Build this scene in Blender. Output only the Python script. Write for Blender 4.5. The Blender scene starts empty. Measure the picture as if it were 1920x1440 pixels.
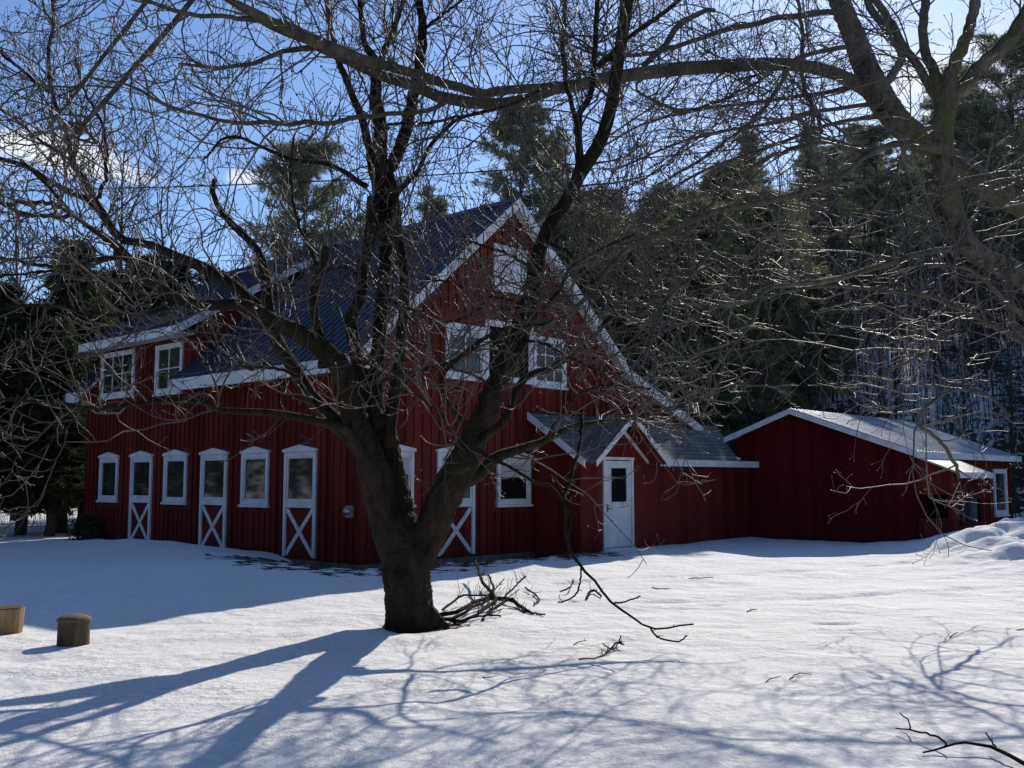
import bpy, bmesh, math, random
import numpy as np
from mathutils import Vector, Matrix

# ---------------------------------------------------------------- camera, sky, sun, exposure
FPX, PITCH, CAMZ = 1889.3, 0.0944, 1.5
scene = bpy.context.scene
COL = scene.collection
cd = bpy.data.cameras.new("camera"); cam = bpy.data.objects.new("camera", cd); COL.objects.link(cam)
cam.location = (0, 0, CAMZ); cam.rotation_euler = (math.pi / 2 + PITCH, 0, 0)
cd.sensor_width = 36.0; cd.lens = FPX / 1920 * 36.0; cd.clip_start = 0.05; cd.clip_end = 4000
scene.camera = cam

SUN_EL = math.radians(31.9); SUN_AZ = math.radians(21.5)          # azimuth east of +Y
SUN = np.array([math.sin(SUN_AZ) * math.cos(SUN_EL), math.cos(SUN_AZ) * math.cos(SUN_EL), math.sin(SUN_EL)])

_c, _s = math.cos(PITCH), math.sin(PITCH)
def U(px, py, d):
    """pixel of the 1920x1440 photograph + distance -> world point"""
    a = (px - 960) / FPX * d; b = (720 - py) / FPX * d
    return np.array([a, d * _c - b * _s, CAMZ + d * _s + b * _c])
def udir(px, py):
    v = U(px, py, 1.0) - np.array([0, 0, CAMZ]); return v / np.linalg.norm(v)

world = bpy.data.worlds.new("World"); scene.world = world; world.use_nodes = True
wn, wl = world.node_tree.nodes, world.node_tree.links
wn.clear()
def N(nodes, t, **kw):
    n = nodes.new(t)
    for k, v in kw.items():
        if k.startswith('i_'): n.inputs[k[2:].replace('_', ' ')].default_value = v
        else: setattr(n, k, v)
    return n
wo = N(wn, 'ShaderNodeOutputWorld'); bg = N(wn, 'ShaderNodeBackground'); bg.inputs[1].default_value = 0.112
sky = N(wn, 'ShaderNodeTexSky'); sky.sky_type = 'NISHITA'; sky.sun_disc = False
sky.sun_elevation = SUN_EL; sky.sun_rotation = SUN_AZ; sky.altitude = 250; sky.air_density = 1.0; sky.dust_density = 0.35; sky.ozone_density = 3.0
tc = N(wn, 'ShaderNodeTexCoord')
nz = N(wn, 'ShaderNodeTexNoise'); nz.inputs['Scale'].default_value = 9; nz.inputs['Detail'].default_value = 8; nz.inputs['Roughness'].default_value = 0.62
mp = N(wn, 'ShaderNodeMapping'); mp.inputs['Scale'].default_value = (1, 1, 2.2)
wl.new(tc.outputs['Generated'], mp.inputs['Vector']); wl.new(mp.outputs[0], nz.inputs['Vector'])
acc = None
CLOUDS = [((110, 285), 0.105, 0.030, 1.0), ((0, 320), .08, .03, .8), ((225, 320), 0.06, 0.018, .8), ((460, 335), 0.028, 0.018, .95), ((345, 300), .02, .012, .6), ((-250, 330), .12, .05, 1.0),
          ((1780, 150), 0.16, 0.10, 1.0), ((1590, 120), .05, .05, .7), ((2050, 260), .2, .13, 1.0), ((1430, 20), .05, .02, .35), ((1560, 330), .09, .03, .8), ((800, 330), .05, .015, .35),
          ((-900, 420), .25, .07, .8), ((2900, 500), .3, .1, .8)]
for (cx, cy), ax, az_, st in CLOUDS:
    d = udir(cx, cy)
    h = np.array([d[1], -d[0], 0]); h /= np.linalg.norm(h); v = np.cross(h, d)
    dh = N(wn, 'ShaderNodeVectorMath', operation='DOT_PRODUCT'); dh.inputs[1].default_value = tuple(h / ax)
    dv = N(wn, 'ShaderNodeVectorMath', operation='DOT_PRODUCT'); dv.inputs[1].default_value = tuple(v / az_)
    df = N(wn, 'ShaderNodeVectorMath', operation='DOT_PRODUCT'); df.inputs[1].default_value = tuple(d)
    for n in (dh, dv, df): wl.new(tc.outputs['Generated'], n.inputs[0])
    p1 = N(wn, 'ShaderNodeMath', operation='MULTIPLY'); wl.new(dh.outputs['Value'], p1.inputs[0]); wl.new(dh.outputs['Value'], p1.inputs[1])
    p2 = N(wn, 'ShaderNodeMath', operation='MULTIPLY_ADD'); wl.new(dv.outputs['Value'], p2.inputs[0]); wl.new(dv.outputs['Value'], p2.inputs[1]); wl.new(p1.outputs[0], p2.inputs[2])
    sub = N(wn, 'ShaderNodeMath', operation='SUBTRACT', use_clamp=True); sub.inputs[0].default_value = 1.0; wl.new(p2.outputs[0], sub.inputs[1])
    fr = N(wn, 'ShaderNodeMath', operation='GREATER_THAN'); wl.new(df.outputs['Value'], fr.inputs[0]); fr.inputs[1].default_value = 0
    m = N(wn, 'ShaderNodeMath', operation='MULTIPLY'); wl.new(sub.outputs[0], m.inputs[0]); wl.new(fr.outputs[0], m.inputs[1])
    m2 = N(wn, 'ShaderNodeMath', operation='MULTIPLY'); wl.new(m.outputs[0], m2.inputs[0]); m2.inputs[1].default_value = st
    if acc is None: acc = m2
    else:
        mx = N(wn, 'ShaderNodeMath', operation='MAXIMUM'); wl.new(acc.outputs[0], mx.inputs[0]); wl.new(m2.outputs[0], mx.inputs[1]); acc = mx
ad = N(wn, 'ShaderNodeMath', operation='MULTIPLY_ADD'); wl.new(nz.outputs['Fac'], ad.inputs[0]); ad.inputs[1].default_value = 4.2
ac2 = N(wn, 'ShaderNodeMath', operation='MULTIPLY_ADD'); wl.new(acc.outputs[0], ac2.inputs[0]); ac2.inputs[1].default_value = 2.0; ac2.inputs[2].default_value = -3.15
wl.new(ac2.outputs[0], ad.inputs[2])
rm = N(wn, 'ShaderNodeMapRange', interpolation_type='SMOOTHSTEP'); rm.inputs['From Min'].default_value = 0.0; rm.inputs['From Max'].default_value = 1.3
wl.new(ad.outputs[0], rm.inputs['Value'])
cmix = N(wn, 'ShaderNodeMix', data_type='RGBA'); wl.new(rm.outputs['Result'], cmix.inputs[0])
cmix.inputs[7].default_value = (8.2, 8.6, 9.2, 1)
tint = N(wn, 'ShaderNodeMix', data_type='RGBA', blend_type='MULTIPLY'); tint.inputs[0].default_value = 1; tint.inputs[7].default_value = (0.93, 1.05, 1.24, 1)
wl.new(sky.outputs[0], tint.inputs[6]); wl.new(tint.outputs[2], cmix.inputs[6])
wl.new(cmix.outputs[2], bg.inputs[0]); wl.new(bg.outputs[0], wo.inputs[0])

ld = bpy.data.lights.new("sun", 'SUN'); ld.energy = 4.8; ld.angle = math.radians(0.55); ld.color = (1.0, 0.945, 0.84)
sun = bpy.data.objects.new("sun", ld); COL.objects.link(sun); sun.rotation_euler = Vector(SUN).to_track_quat('Z', 'Y').to_euler()
scene.view_settings.view_transform = 'Standard'; scene.view_settings.look = 'None'
scene.view_settings.exposure = 0.0; scene.view_settings.gamma = 1.0
try:
    scene.cycles.max_bounces = 5; scene.cycles.diffuse_bounces = 3; scene.cycles.glossy_bounces = 3; scene.cycles.transmission_bounces = 2
except Exception: pass

rng = np.random.default_rng(11)
random.seed(5)

# ---------------------------------------------------------------- mesh helpers
class Geo:
    def __init__(s): s.v = []; s.q = []; s.t = []; s.n = 0
    def quads(s, V, Q):
        V = np.asarray(V, dtype=np.float32).reshape(-1, 3); s.v.append(V); s.q.append(np.asarray(Q, dtype=np.int64).reshape(-1, 4) + s.n); s.n += len(V)
    def tris(s, V, T):
        V = np.asarray(V, dtype=np.float32).reshape(-1, 3); s.v.append(V); s.t.append(np.asarray(T, dtype=np.int64).reshape(-1, 3) + s.n); s.n += len(V)
    def mesh(s, name, smooth=True):
        me = bpy.data.meshes.new(name)
        V = np.concatenate(s.v) if s.v else np.zeros((0, 3), np.float32)
        Q = np.concatenate(s.q) if s.q else np.zeros((0, 4), np.int64)
        T = np.concatenate(s.t) if s.t else np.zeros((0, 3), np.int64)
        me.vertices.add(len(V)); me.vertices.foreach_set('co', V.ravel())
        nl = Q.size + T.size; me.loops.add(nl); me.loops.foreach_set('vertex_index', np.concatenate([Q.ravel(), T.ravel()]).astype(np.int32))
        me.polygons.add(len(Q) + len(T))
        st = np.concatenate([np.arange(len(Q)) * 4, Q.size + np.arange(len(T)) * 3]).astype(np.int32)
        me.polygons.foreach_set('loop_start', st)
        me.update(calc_edges=True)
        me.polygons.foreach_set('use_smooth', np.full(len(Q) + len(T), smooth))
        me.validate(); return me

def link(name, me, mat=None, parent=None):
    o = bpy.data.objects.new(name, me); COL.objects.link(o)
    if mat is not None and me is not None: me.materials.append(mat)
    if parent is not None: o.parent = parent
    return o
def tag(o, label=None, cat=None, group=None, kind=None):
    if label: o['label'] = label
    if cat: o['category'] = cat
    if group: o['group'] = group
    if kind: o['kind'] = kind
    return o
def empty(name, loc=(0, 0, 0), rz=0.0, **kw):
    o = bpy.data.objects.new(name, None); COL.objects.link(o); o.location = loc; o.rotation_euler = (0, 0, rz); o.empty_display_size = .2
    return tag(o, **kw)
def copy_tree(o, parent=None):
    c = o.copy(); COL.objects.link(c); c.parent = parent
    for ch in list(o.children): copy_tree(ch, c)
    return c

class MB:                      # polygon builder for the buildings
    def __init__(s): s.v = []; s.f = []
    def poly(s, pts, faces):
        b = len(s.v); s.v += [tuple(map(float, p)) for p in pts]; s.f += [[b + i for i in f] for f in faces]; return s
    def box(s, x0, x1, y0, y1, z0, z1):
        return s.poly([(x0, y0, z0), (x1, y0, z0), (x1, y1, z0), (x0, y1, z0), (x0, y0, z1), (x1, y0, z1), (x1, y1, z1), (x0, y1, z1)],
                      [(0, 3, 2, 1), (4, 5, 6, 7), (0, 1, 5, 4), (1, 2, 6, 5), (2, 3, 7, 6), (3, 0, 4, 7)])
    def prism(s, ring0, ring1):
        n = len(ring0)
        return s.poly(list(ring0) + list(ring1), [tuple(range(n))[::-1], tuple(range(n, 2 * n))] + [(i, (i + 1) % n, n + (i + 1) % n, n + i) for i in range(n)])
    def build(s, name, mat, parent=None, bevel=0.0):
        me = bpy.data.meshes.new(name); me.from_pydata(s.v, [], s.f)
        bm = bmesh.new(); bm.from_mesh(me); bmesh.ops.recalc_face_normals(bm, faces=bm.faces)
        if bevel: bmesh.ops.bevel(bm, geom=list(bm.edges), offset=bevel, segments=1, affect='EDGES')
        bm.to_mesh(me); bm.free()
        return link(name, me, mat, parent)

def tubes(geo, P, R, sides=4):
    """P (B,n,3), R (B,n): many tubes of n rings in one go"""
    P = np.asarray(P, float); R = np.asarray(R, float); B, n, _ = P.shape
    T = np.gradient(P, axis=1); T /= np.linalg.norm(T, axis=2, keepdims=True) + 1e-9
    mean = P[:, -1] - P[:, 0]; mean /= np.linalg.norm(mean, axis=1, keepdims=True) + 1e-9
    ref = np.where(np.abs(mean[:, 2:3]) < .75, np.array([[0, 0, 1.]]), np.array([[1., 0, 0]]))
    Uv = np.cross(T, ref[:, None, :]); Uv /= np.linalg.norm(Uv, axis=2, keepdims=True) + 1e-9
    Vv = np.cross(T, Uv)
    a = np.arange(sides) / sides * 2 * np.pi
    ring = P[:, :, None] + R[:, :, None, None] * (np.cos(a)[None, None, :, None] * Uv[:, :, None] + np.sin(a)[None, None, :, None] * Vv[:, :, None])
    b = (np.arange(B) * n * sides)[:, None, None]; i = (np.arange(n - 1) * sides)[None, :, None]; j = np.arange(sides)[None, None, :]; k = (j + 1) % sides
    Q = np.stack(np.broadcast_arrays(b + i + j, b + i + k, b + i + sides + k, b + i + sides + j), -1)
    geo.quads(ring, Q)

def resample(P, n):
    P = np.asarray(P, float); m = len(P)
    if m > 2:                                                        # catmull-rom
        E = np.vstack([2 * P[0] - P[1], P, 2 * P[-1] - P[-2]]); out = []
        for i in range(m - 1):
            p0, p1, p2, p3 = E[i:i + 4]
            for t in np.linspace(0, 1, 8, endpoint=False):
                out.append(.5 * ((2 * p1) + (-p0 + p2) * t + (2 * p0 - 5 * p1 + 4 * p2 - p3) * t * t + (-p0 + 3 * p1 - 3 * p2 + p3) * t ** 3))
        out.append(P[-1]); P = np.array(out)
    L = np.r_[0, np.cumsum(np.linalg.norm(np.diff(P[:, :3], axis=0), axis=1))]
    q = np.linspace(0, L[-1], n)
    return np.stack([np.interp(q, L, P[:, k]) for k in range(P.shape[1])], 1)

def unit(v): return v / (np.linalg.norm(v, axis=-1, keepdims=True) + 1e-9)
def grow(P, R, dens, lmin, lmax, n, r0max, rtip, ang=(30, 62), s0=.12, up=.12, wig=.22, seed=0, flat=0.0, rfac=.62, side_bias=None):
    """children of the branches P (B,n,3): dens per metre; returns paths, radii"""
    g = np.random.default_rng(seed)
    seg = np.linalg.norm(np.diff(P, axis=1), axis=2); L = seg.sum(1)
    cnt = g.poisson(L * dens)
    idx = np.repeat(np.arange(len(P)), cnt); K = len(idx)
    if K == 0: return np.zeros((0, n, 3)), np.zeros((0, n))
    s = s0 + (1 - s0) * g.random(K) ** .85
    m = P.shape[1]; f = s * (m - 1); i = np.minimum(f.astype(int), m - 2); w = (f - i)[:, None]
    A, B_ = P[idx, i], P[idx, i + 1]; pos = A * (1 - w) + B_ * w; tan = unit(B_ - A)
    pr = R[idx, i] * (1 - w[:, 0]) + R[idx, i + 1] * w[:, 0]
    rv = g.normal(size=(K, 3)); rv[:, 2] = rv[:, 2] * (1 - flat) + .25; perp = unit(rv - (rv * tan).sum(1, keepdims=True) * tan)
    th = np.radians(g.uniform(ang[0], ang[1], K))[:, None]
    d = unit(np.cos(th) * tan + np.sin(th) * perp)
    ln = g.uniform(lmin, lmax, K) * (1 - .55 * s) * np.minimum(1.0, .45 + .55 * L[idx] / 1.2)
    step = (ln / (n - 1))[:, None]
    path = [pos]; cur = d
    bias = g.normal(size=(K, 3)) * .10
    for _ in range(n - 1):
        cur = unit(cur + g.normal(size=(K, 3)) * wig + bias + np.array([0, 0, up]))
        path.append(path[-1] + cur * step)
    path = np.stack(path, 1)
    r0 = np.clip(pr * rfac, rtip * 1.25, r0max); rr = r0[:, None] + (rtip - r0)[:, None] * np.linspace(0, 1, n)[None] ** .8
    return path, rr

# ---------------------------------------------------------------- materials
def mat(name, base, rough=.8, spec=.3, bump=0.0, scale=10, metal=0.0, vary=None, vscale=2.0, sy=(1, 1, 1), detail=6):
    m = bpy.data.materials.new(name); m.use_nodes = True; nt = m.node_tree; n, l = nt.nodes, nt.links
    b = n['Principled BSDF']; b.inputs['Base Color'].default_value = (*base, 1); b.inputs['Roughness'].default_value = rough
    b.inputs['Specular IOR Level'].default_value = spec; b.inputs['Metallic'].default_value = metal
    if vary or bump:
        tc = n.new('ShaderNodeTexCoord'); mp = n.new('ShaderNodeMapping'); mp.inputs['Scale'].default_value = sy; l.new(tc.outputs['Object'], mp.inputs[0])
    if vary:
        t = n.new('ShaderNodeTexNoise'); t.inputs['Scale'].default_value = vscale; t.inputs['Detail'].default_value = detail; t.inputs['Roughness'].default_value = .65; l.new(mp.outputs[0], t.inputs['Vector'])
        r = n.new('ShaderNodeValToRGB'); r.color_ramp.elements[0].position = .32; r.color_ramp.elements[1].position = .68
        r.color_ramp.elements[0].color = (*vary[0], 1); r.color_ramp.elements[1].color = (*vary[1], 1)
        if len(vary) > 2:
            e = r.color_ramp.elements.new(.5); e.color = (*vary[2], 1)
        l.new(t.outputs['Fac'], r.inputs[0]); l.new(r.outputs[0], b.inputs['Base Color'])
    if bump:
        t2 = n.new('ShaderNodeTexNoise'); t2.inputs['Scale'].default_value = scale; t2.inputs['Detail'].default_value = 8; t2.inputs['Roughness'].default_value = .6; l.new(mp.outputs[0], t2.inputs['Vector'])
        bp = n.new('ShaderNodeBump'); bp.inputs['Strength'].default_value = 1.0; bp.inputs['Distance'].default_value = bump; l.new(t2.outputs['Fac'], bp.inputs['Height']); l.new(bp.outputs[0], b.inputs['Normal'])
    return m
M = {}
M['red'] = mat('red_siding', (.2, .02, .02), .8, .08, .004, 14, vary=((.10, .016, .014), (.165, .028, .021)), vscale=1.3, sy=(1, 1, .25))
M['red2'] = mat('red_smooth', (.2, .02, .02), .8, .08, .002, 30, vary=((.10, .015, .013), (.16, .025, .019)), vscale=.9)
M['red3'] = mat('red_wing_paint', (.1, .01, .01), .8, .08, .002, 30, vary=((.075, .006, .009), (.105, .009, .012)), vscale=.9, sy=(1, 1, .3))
M['white'] = mat('white_trim', (.72, .74, .76), .5, .4, .001, 40, vary=((.50, .51, .52), (.72, .73, .73)), vscale=3)
M['glass'] = mat('window_glass', (.035, .042, .036), .04, .6, .0004, 3, vary=((.012, .014, .012), (.05, .053, .044)), vscale=2.2, sy=(1, 1, .4))
M['darkglass'] = mat('dark_glass', (.01, .012, .015), .05, .5)
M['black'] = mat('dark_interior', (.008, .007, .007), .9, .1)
M['blind'] = mat('pale_blind', (.42, .44, .42), .8, .2)
M['metalroof'] = mat('blue_metal_roof', (.022, .032, .062), .5, .3, .002, 5, vary=((.009, .013, .030), (.018, .024, .050)), vscale=1.2)
M['greyroof'] = mat('pale_metal_roof', (.42, .44, .46), .42, .6, .003, 6, metal=.85, vary=((.30, .31, .32), (.55, .57, .6)), vscale=1.6)
M['found'] = mat('foundation_stone', (.12, .115, .11), .9, .2, .02, 9, vary=((.07, .065, .06), (.19, .18, .17)), vscale=5)
M['grey'] = mat('grey_metal', (.25, .25, .26), .45, .4, metal=.3)
M['cable'] = mat('cable_rubber', (.015, .015, .015), .7, .2)
M['moss_roofsnow'] = mat('roof_snow', (.85, .87, .9), .6, .3, .01, 8)
M['membrane'] = mat('roof_membrane', (.03, .045, .055), .6, .3, .003, 9)
def boards(m, step=.205):
    n, l = m.node_tree.nodes, m.node_tree.links; b = n['Principled BSDF']; src = b.inputs['Base Color'].links[0].from_socket
    tc = n.new('ShaderNodeTexCoord'); sp = n.new('ShaderNodeSeparateXYZ'); l.new(tc.outputs['Object'], sp.inputs[0])
    a = n.new('ShaderNodeMath'); a.operation = 'ADD'; l.new(sp.outputs[0], a.inputs[0]); l.new(sp.outputs[1], a.inputs[1])
    d = n.new('ShaderNodeMath'); d.operation = 'DIVIDE'; l.new(a.outputs[0], d.inputs[0]); d.inputs[1].default_value = step
    f = n.new('ShaderNodeMath'); f.operation = 'FLOOR'; l.new(d.outputs[0], f.inputs[0])
    w = n.new('ShaderNodeTexWhiteNoise'); w.noise_dimensions = '1D'; l.new(f.outputs[0], w.inputs['W'])
    r = n.new('ShaderNodeMapRange'); r.inputs['To Min'].default_value = .72; r.inputs['To Max'].default_value = 1.15; l.new(w.outputs[0], r.inputs['Value'])
    x = n.new('ShaderNodeMix'); x.data_type = 'RGBA'; x.blend_type = 'MULTIPLY'; x.inputs[0].default_value = 1; l.new(src, x.inputs[6]); l.new(r.outputs[0], x.inputs[7]); l.new(x.outputs[2], b.inputs['Base Color'])
boards(M['red']); boards(M['red2'], .31); boards(M['red3'], .155)
def bark(name, c0, c1, moss, bump=.02, sc=16, mossy=.5):
    m = mat(name, c0, .9, .15, bump, sc, vary=(c0, c1), vscale=7, sy=(1, 1, .33))
    n, l = m.node_tree.nodes, m.node_tree.links; b = n['Principled BSDF']
    src = b.inputs['Base Color'].links[0].from_socket
    t = n.new('ShaderNodeTexNoise'); t.inputs['Scale'].default_value = 2.3; t.inputs['Detail'].default_value = 5; tc = n.new('ShaderNodeTexCoord'); l.new(tc.outputs['Object'], t.inputs['Vector'])
    r = n.new('ShaderNodeValToRGB'); r.color_ramp.elements[0].position = mossy; r.color_ramp.elements[1].position = mossy + .12; l.new(t.outputs['Fac'], r.inputs[0])
    x = n.new('ShaderNodeMix'); x.data_type = 'RGBA'; l.new(r.outputs[0], x.inputs[0]); l.new(src, x.inputs[6]); x.inputs[7].default_value = (*moss, 1); l.new(x.outputs[2], b.inputs['Base Color'])
    return m
M['bark'] = bark('maple_bark', (.012, .009, .007), (.058, .043, .030), (.030, .031, .010), .09, 24, .54)
M['bark2'] = bark('mossy_bark', (.035, .030, .025), (.20, .17, .13), (.10, .10, .045), .045, 24, .50)
M['twig'] = mat('twig_bark', (.11, .085, .07), .6, .45, vary=((.035, .024, .019), (.10, .078, .062)), vscale=1.5)
M['twig2'] = mat('grey_twig_bark', (.12, .10, .085), .55, .5, vary=((.045, .035, .028), (.13, .112, .092)), vscale=1.5)
M['darktwig'] = mat('dark_twig_bark', (.02, .015, .012), .95, .05, vary=((.010, .008, .006), (.035, .027, .021)), vscale=6)
M['farbark'] = mat('forest_bark', (.06, .052, .046), .9, .1, vary=((.040, .034, .030), (.095, .085, .075)), vscale=2)
M['leafdead'] = mat('dead_leaf', (.45, .27, .12), .7, .2, vary=((.5, .24, .10), (.6, .5, .33)), vscale=20)
def needle(name, a, b_):
    m = mat(name, a, .75, .2, vary=(a, b_), vscale=1.2)
    n, l = m.node_tree.nodes, m.node_tree.links; b = n['Principled BSDF']; tr = n.new('ShaderNodeBsdfTranslucent'); mx = n.new('ShaderNodeMixShader'); mx.inputs[0].default_value = .35
    l.new(b.inputs['Base Color'].links[0].from_socket, tr.inputs[0]); l.new(b.outputs[0], mx.inputs[1]); l.new(tr.outputs[0], mx.inputs[2]); l.new(mx.outputs[0], n['Material Output'].inputs['Surface'])
    return m
M['cedar'] = needle('cedar_needles', (.020, .030, .014), (.075, .090, .040))
M['pine'] = needle('pine_needles', (.12, .14, .09), (.30, .32, .21))
M['spruce'] = needle('olive_needles', (.17, .17, .08), (.32, .30, .15))
M['drygrass'] = mat('dry_grass', (.30, .24, .15), .8, .2)

def shingle():
    m = mat('roof_shingles', (.16, .155, .15), .85, .25)
    n, l = m.node_tree.nodes, m.node_tree.links; b = n['Principled BSDF']
    tc = n.new('ShaderNodeTexCoord'); br = n.new('ShaderNodeTexBrick'); br.offset = .5
    br.inputs['Scale'].default_value = 1.0; br.inputs['Brick Width'].default_value = .3; br.inputs['Row Height'].default_value = .14; br.inputs['Mortar Size'].default_value = .012; br.inputs['Bias'].default_value = -.2
    br.inputs['Color1'].default_value = (.13, .13, .12, 1); br.inputs['Color2'].default_value = (.24, .23, .22, 1); br.inputs['Mortar'].default_value = (.05, .05, .05, 1)
    l.new(tc.outputs['Object'], br.inputs['Vector']); l.new(br.outputs['Color'], b.inputs['Base Color'])
    bp = n.new('ShaderNodeBump'); bp.inputs['Distance'].default_value = .012; bp.invert = True; l.new(br.outputs['Fac'], bp.inputs['Height']); l.new(bp.outputs[0], b.inputs['Normal'])
    return m
M['shingle'] = shingle()

def snow_mat():
    m = bpy.data.materials.new('snow'); m.use_nodes = True; n, l = m.node_tree.nodes, m.node_tree.links; b = n['Principled BSDF']
    b.inputs['Roughness'].default_value = .85; b.inputs['Specular IOR Level'].default_value = .12
    tc = n.new('ShaderNodeTexCoord')
    # thawed soil beside the barn, soil and painted shade on the hill: vertex attribute
    at = n.new('ShaderNodeAttribute'); at.attribute_name = 'thaw_shade'
    t0 = n.new('ShaderNodeTexNoise'); t0.inputs['Scale'].default_value = 3.2; t0.inputs['Detail'].default_value = 8; t0.inputs['Roughness'].default_value = .62
    l.new(tc.outputs['Object'], t0.inputs['Vector'])
    ad = n.new('ShaderNodeMath'); ad.operation = 'ADD'; l.new(t0.outputs['Fac'], ad.inputs[0]); l.new(at.outputs['Fac'], ad.inputs[1])
    mr = n.new('ShaderNodeMapRange'); mr.inputs['From Min'].default_value = .955; mr.inputs['From Max'].default_value = 1.0; l.new(ad.outputs[0], mr.inputs['Value'])
    # faint dirt and crystal variation
    t1 = n.new('ShaderNodeTexNoise'); t1.inputs['Scale'].default_value = 22; t1.inputs['Detail'].default_value = 9; t1.inputs['Roughness'].default_value = .7; l.new(tc.outputs['Object'], t1.inputs['Vector'])
    cr = n.new('ShaderNodeValToRGB'); e = cr.color_ramp.elements; e[0].position = .28; e[0].color = (.64, .62, .60, 1); e[1].position = .62; e[1].color = (.90, .87, .845, 1); l.new(t1.outputs['Fac'], cr.inputs[0])
    so = n.new('ShaderNodeValToRGB'); so.color_ramp.elements[0].color = (.03, .02, .014, 1); so.color_ramp.elements[1].color = (.10, .07, .045, 1); l.new(t1.outputs['Fac'], so.inputs[0])
    x = n.new('ShaderNodeMix'); x.data_type = 'RGBA'; l.new(mr.outputs[0], x.inputs[0]); l.new(cr.outputs[0], x.inputs[6]); l.new(so.outputs[0], x.inputs[7]); l.new(x.outputs[2], b.inputs['Base Color'])
    # bumps: crust, melt cups, grains
    def nz(sc, det, ro, sy=(1, 1, 1)):
        mp = n.new('ShaderNodeMapping'); mp.inputs['Scale'].default_value = sy; l.new(tc.outputs['Object'], mp.inputs[0])
        t = n.new('ShaderNodeTexNoise'); t.inputs['Scale'].default_value = sc; t.inputs['Detail'].default_value = det; t.inputs['Roughness'].default_value = ro; l.new(mp.outputs[0], t.inputs['Vector']); return t
    a = nz(4.2, 8, .62, (1, 1, 1)); c = nz(55, 5, .6); 
    pt = nz(.9, 4, .55); pr = n.new('ShaderNodeMapRange'); pr.inputs['From Min'].default_value = .38; pr.inputs['From Max'].default_value = .62; pr.inputs['To Min'].default_value = .15; l.new(pt.outputs['Fac'], pr.inputs['Value'])
    ma = n.new('ShaderNodeMath'); ma.operation = 'MULTIPLY'; l.new(a.outputs['Fac'], ma.inputs[0]); l.new(pr.outputs[0], ma.inputs[1])
    bp1 = n.new('ShaderNodeBump'); bp1.inputs['Distance'].default_value = .075; bp1.inputs['Strength'].default_value = 1; l.new(ma.outputs[0], bp1.inputs['Height'])
    bp2 = n.new('ShaderNodeBump'); bp2.inputs['Distance'].default_value = .009; bp2.inputs['Strength'].default_value = 1; l.new(c.outputs['Fac'], bp2.inputs['Height']); l.new(bp1.outputs[0], bp2.inputs['Normal'])
    l.new(bp2.outputs[0], b.inputs['Normal'])
    return m
M['snow'] = snow_mat()

# ---------------------------------------------------------------- place of the barn (x runs along its gable wall, y back along its long wall)
ANG = math.radians(47.08); AX, AY = -2.7609, 18.5299
gv = np.array([math.cos(ANG), math.sin(ANG)]); lv = np.array([-math.sin(ANG), math.cos(ANG)])
def bl(u, t, z=0): return np.array([AX + u * gv[0] + t * lv[0], AY + u * gv[1] + t * lv[1], z])

# ---------------------------------------------------------------- snow ground and wooded hill (one sheet)
_rs = np.random.RandomState(3)
def _lat(n): return _rs.rand(n, n)
_LT = [_lat(64) for _ in range(5)]
def vnoise(x, y, sc, k=0):
    x = np.asarray(x) / sc; y = np.asarray(y) / sc; xi = np.floor(x).astype(int); yi = np.floor(y).astype(int); fx = x - xi; fy = y - yi
    fx = fx * fx * (3 - 2 * fx); fy = fy * fy * (3 - 2 * fy); L = _LT[k]
    g = lambda a, b: L[a % 64, b % 64]
    return (g(xi, yi) * (1 - fx) * (1 - fy) + g(xi + 1, yi) * fx * (1 - fy) + g(xi, yi + 1) * (1 - fx) * fy + g(xi + 1, yi + 1) * fx * fy) - .5
def sstep(a, b, x): t = np.clip((np.asarray(x, float) - a) / (b - a), 0, 1); return t * t * (3 - 2 * t)
def height(x, y, fine=True):
    x = np.asarray(x, float); y = np.asarray(y, float)
    u = (x - AX) * gv[0] + (y - AY) * gv[1]; t = (x - AX) * lv[0] + (y - AY) * lv[1]
    h = np.zeros_like(x + y)
    # hollow thawed at the near corner of the barn
    dw = np.hypot(np.maximum(-u, 0) + np.maximum(u - 4.4, 0), np.maximum(-t, 0) + np.maximum(t - 1.6, 0))
    h = h - .17 * np.exp(-(dw / .75) ** 2)
    h = h + .20 * np.exp(-(((u + 1.5) / 1.0) ** 2 + ((t - 5.5) / 4.2) ** 2)) * sstep(1.2, 3.2, t)
    h = h + .14 * np.exp(-(((u + 2.6) / 1.6) ** 2 + ((t - 1.0) / 2.2) ** 2))
    # ploughed bank in front of the low wing
    e1 = np.exp(-(((x - 11.2) / 2.5) ** 2 + ((y - 21.0) / 2.2) ** 2)); e2 = np.exp(-(((x - 9.6) / 1.6) ** 2 + ((y - 17.6) / 2.6) ** 2))
    h = h + .62 * e1 + .28 * e2 + (e1 + e2) * (vnoise(x, y, .55, 1) * .34 + vnoise(x, y, .23, 2) * .16)
    # tree well
    r = np.hypot(x + 1.05, y - 10.6); h = h - .05 * np.exp(-(r / .45) ** 2) + .035 * np.exp(-((r - .95) / .35) ** 2)
    # hill behind
    run = np.maximum(0, y + .42 * (x - 6) - 33); k = .37 * sstep(-12, 18, x)
    h = h + k * run * sstep(0, 10, run) * np.where(run > 60, 60 / np.maximum(run, 1), 1)
    run2 = np.maximum(0, y - 55) ; h = h + .06 * run2 * sstep(0, 30, run2) * np.where(run2 > 80, 80 / np.maximum(run2, 1), 1)
    h = h + vnoise(x, y, 7.0, 0) * .10 * sstep(6, 14, np.hypot(x, y)) + vnoise(x, y, 2.3, 3) * .06
    if fine: h = h + vnoise(x, y, .7, 1) * .032 + vnoise(x * .8, y, .28, 2) * .018 + vnoise(x, y, .11, 4) * .004
    return h
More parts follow.
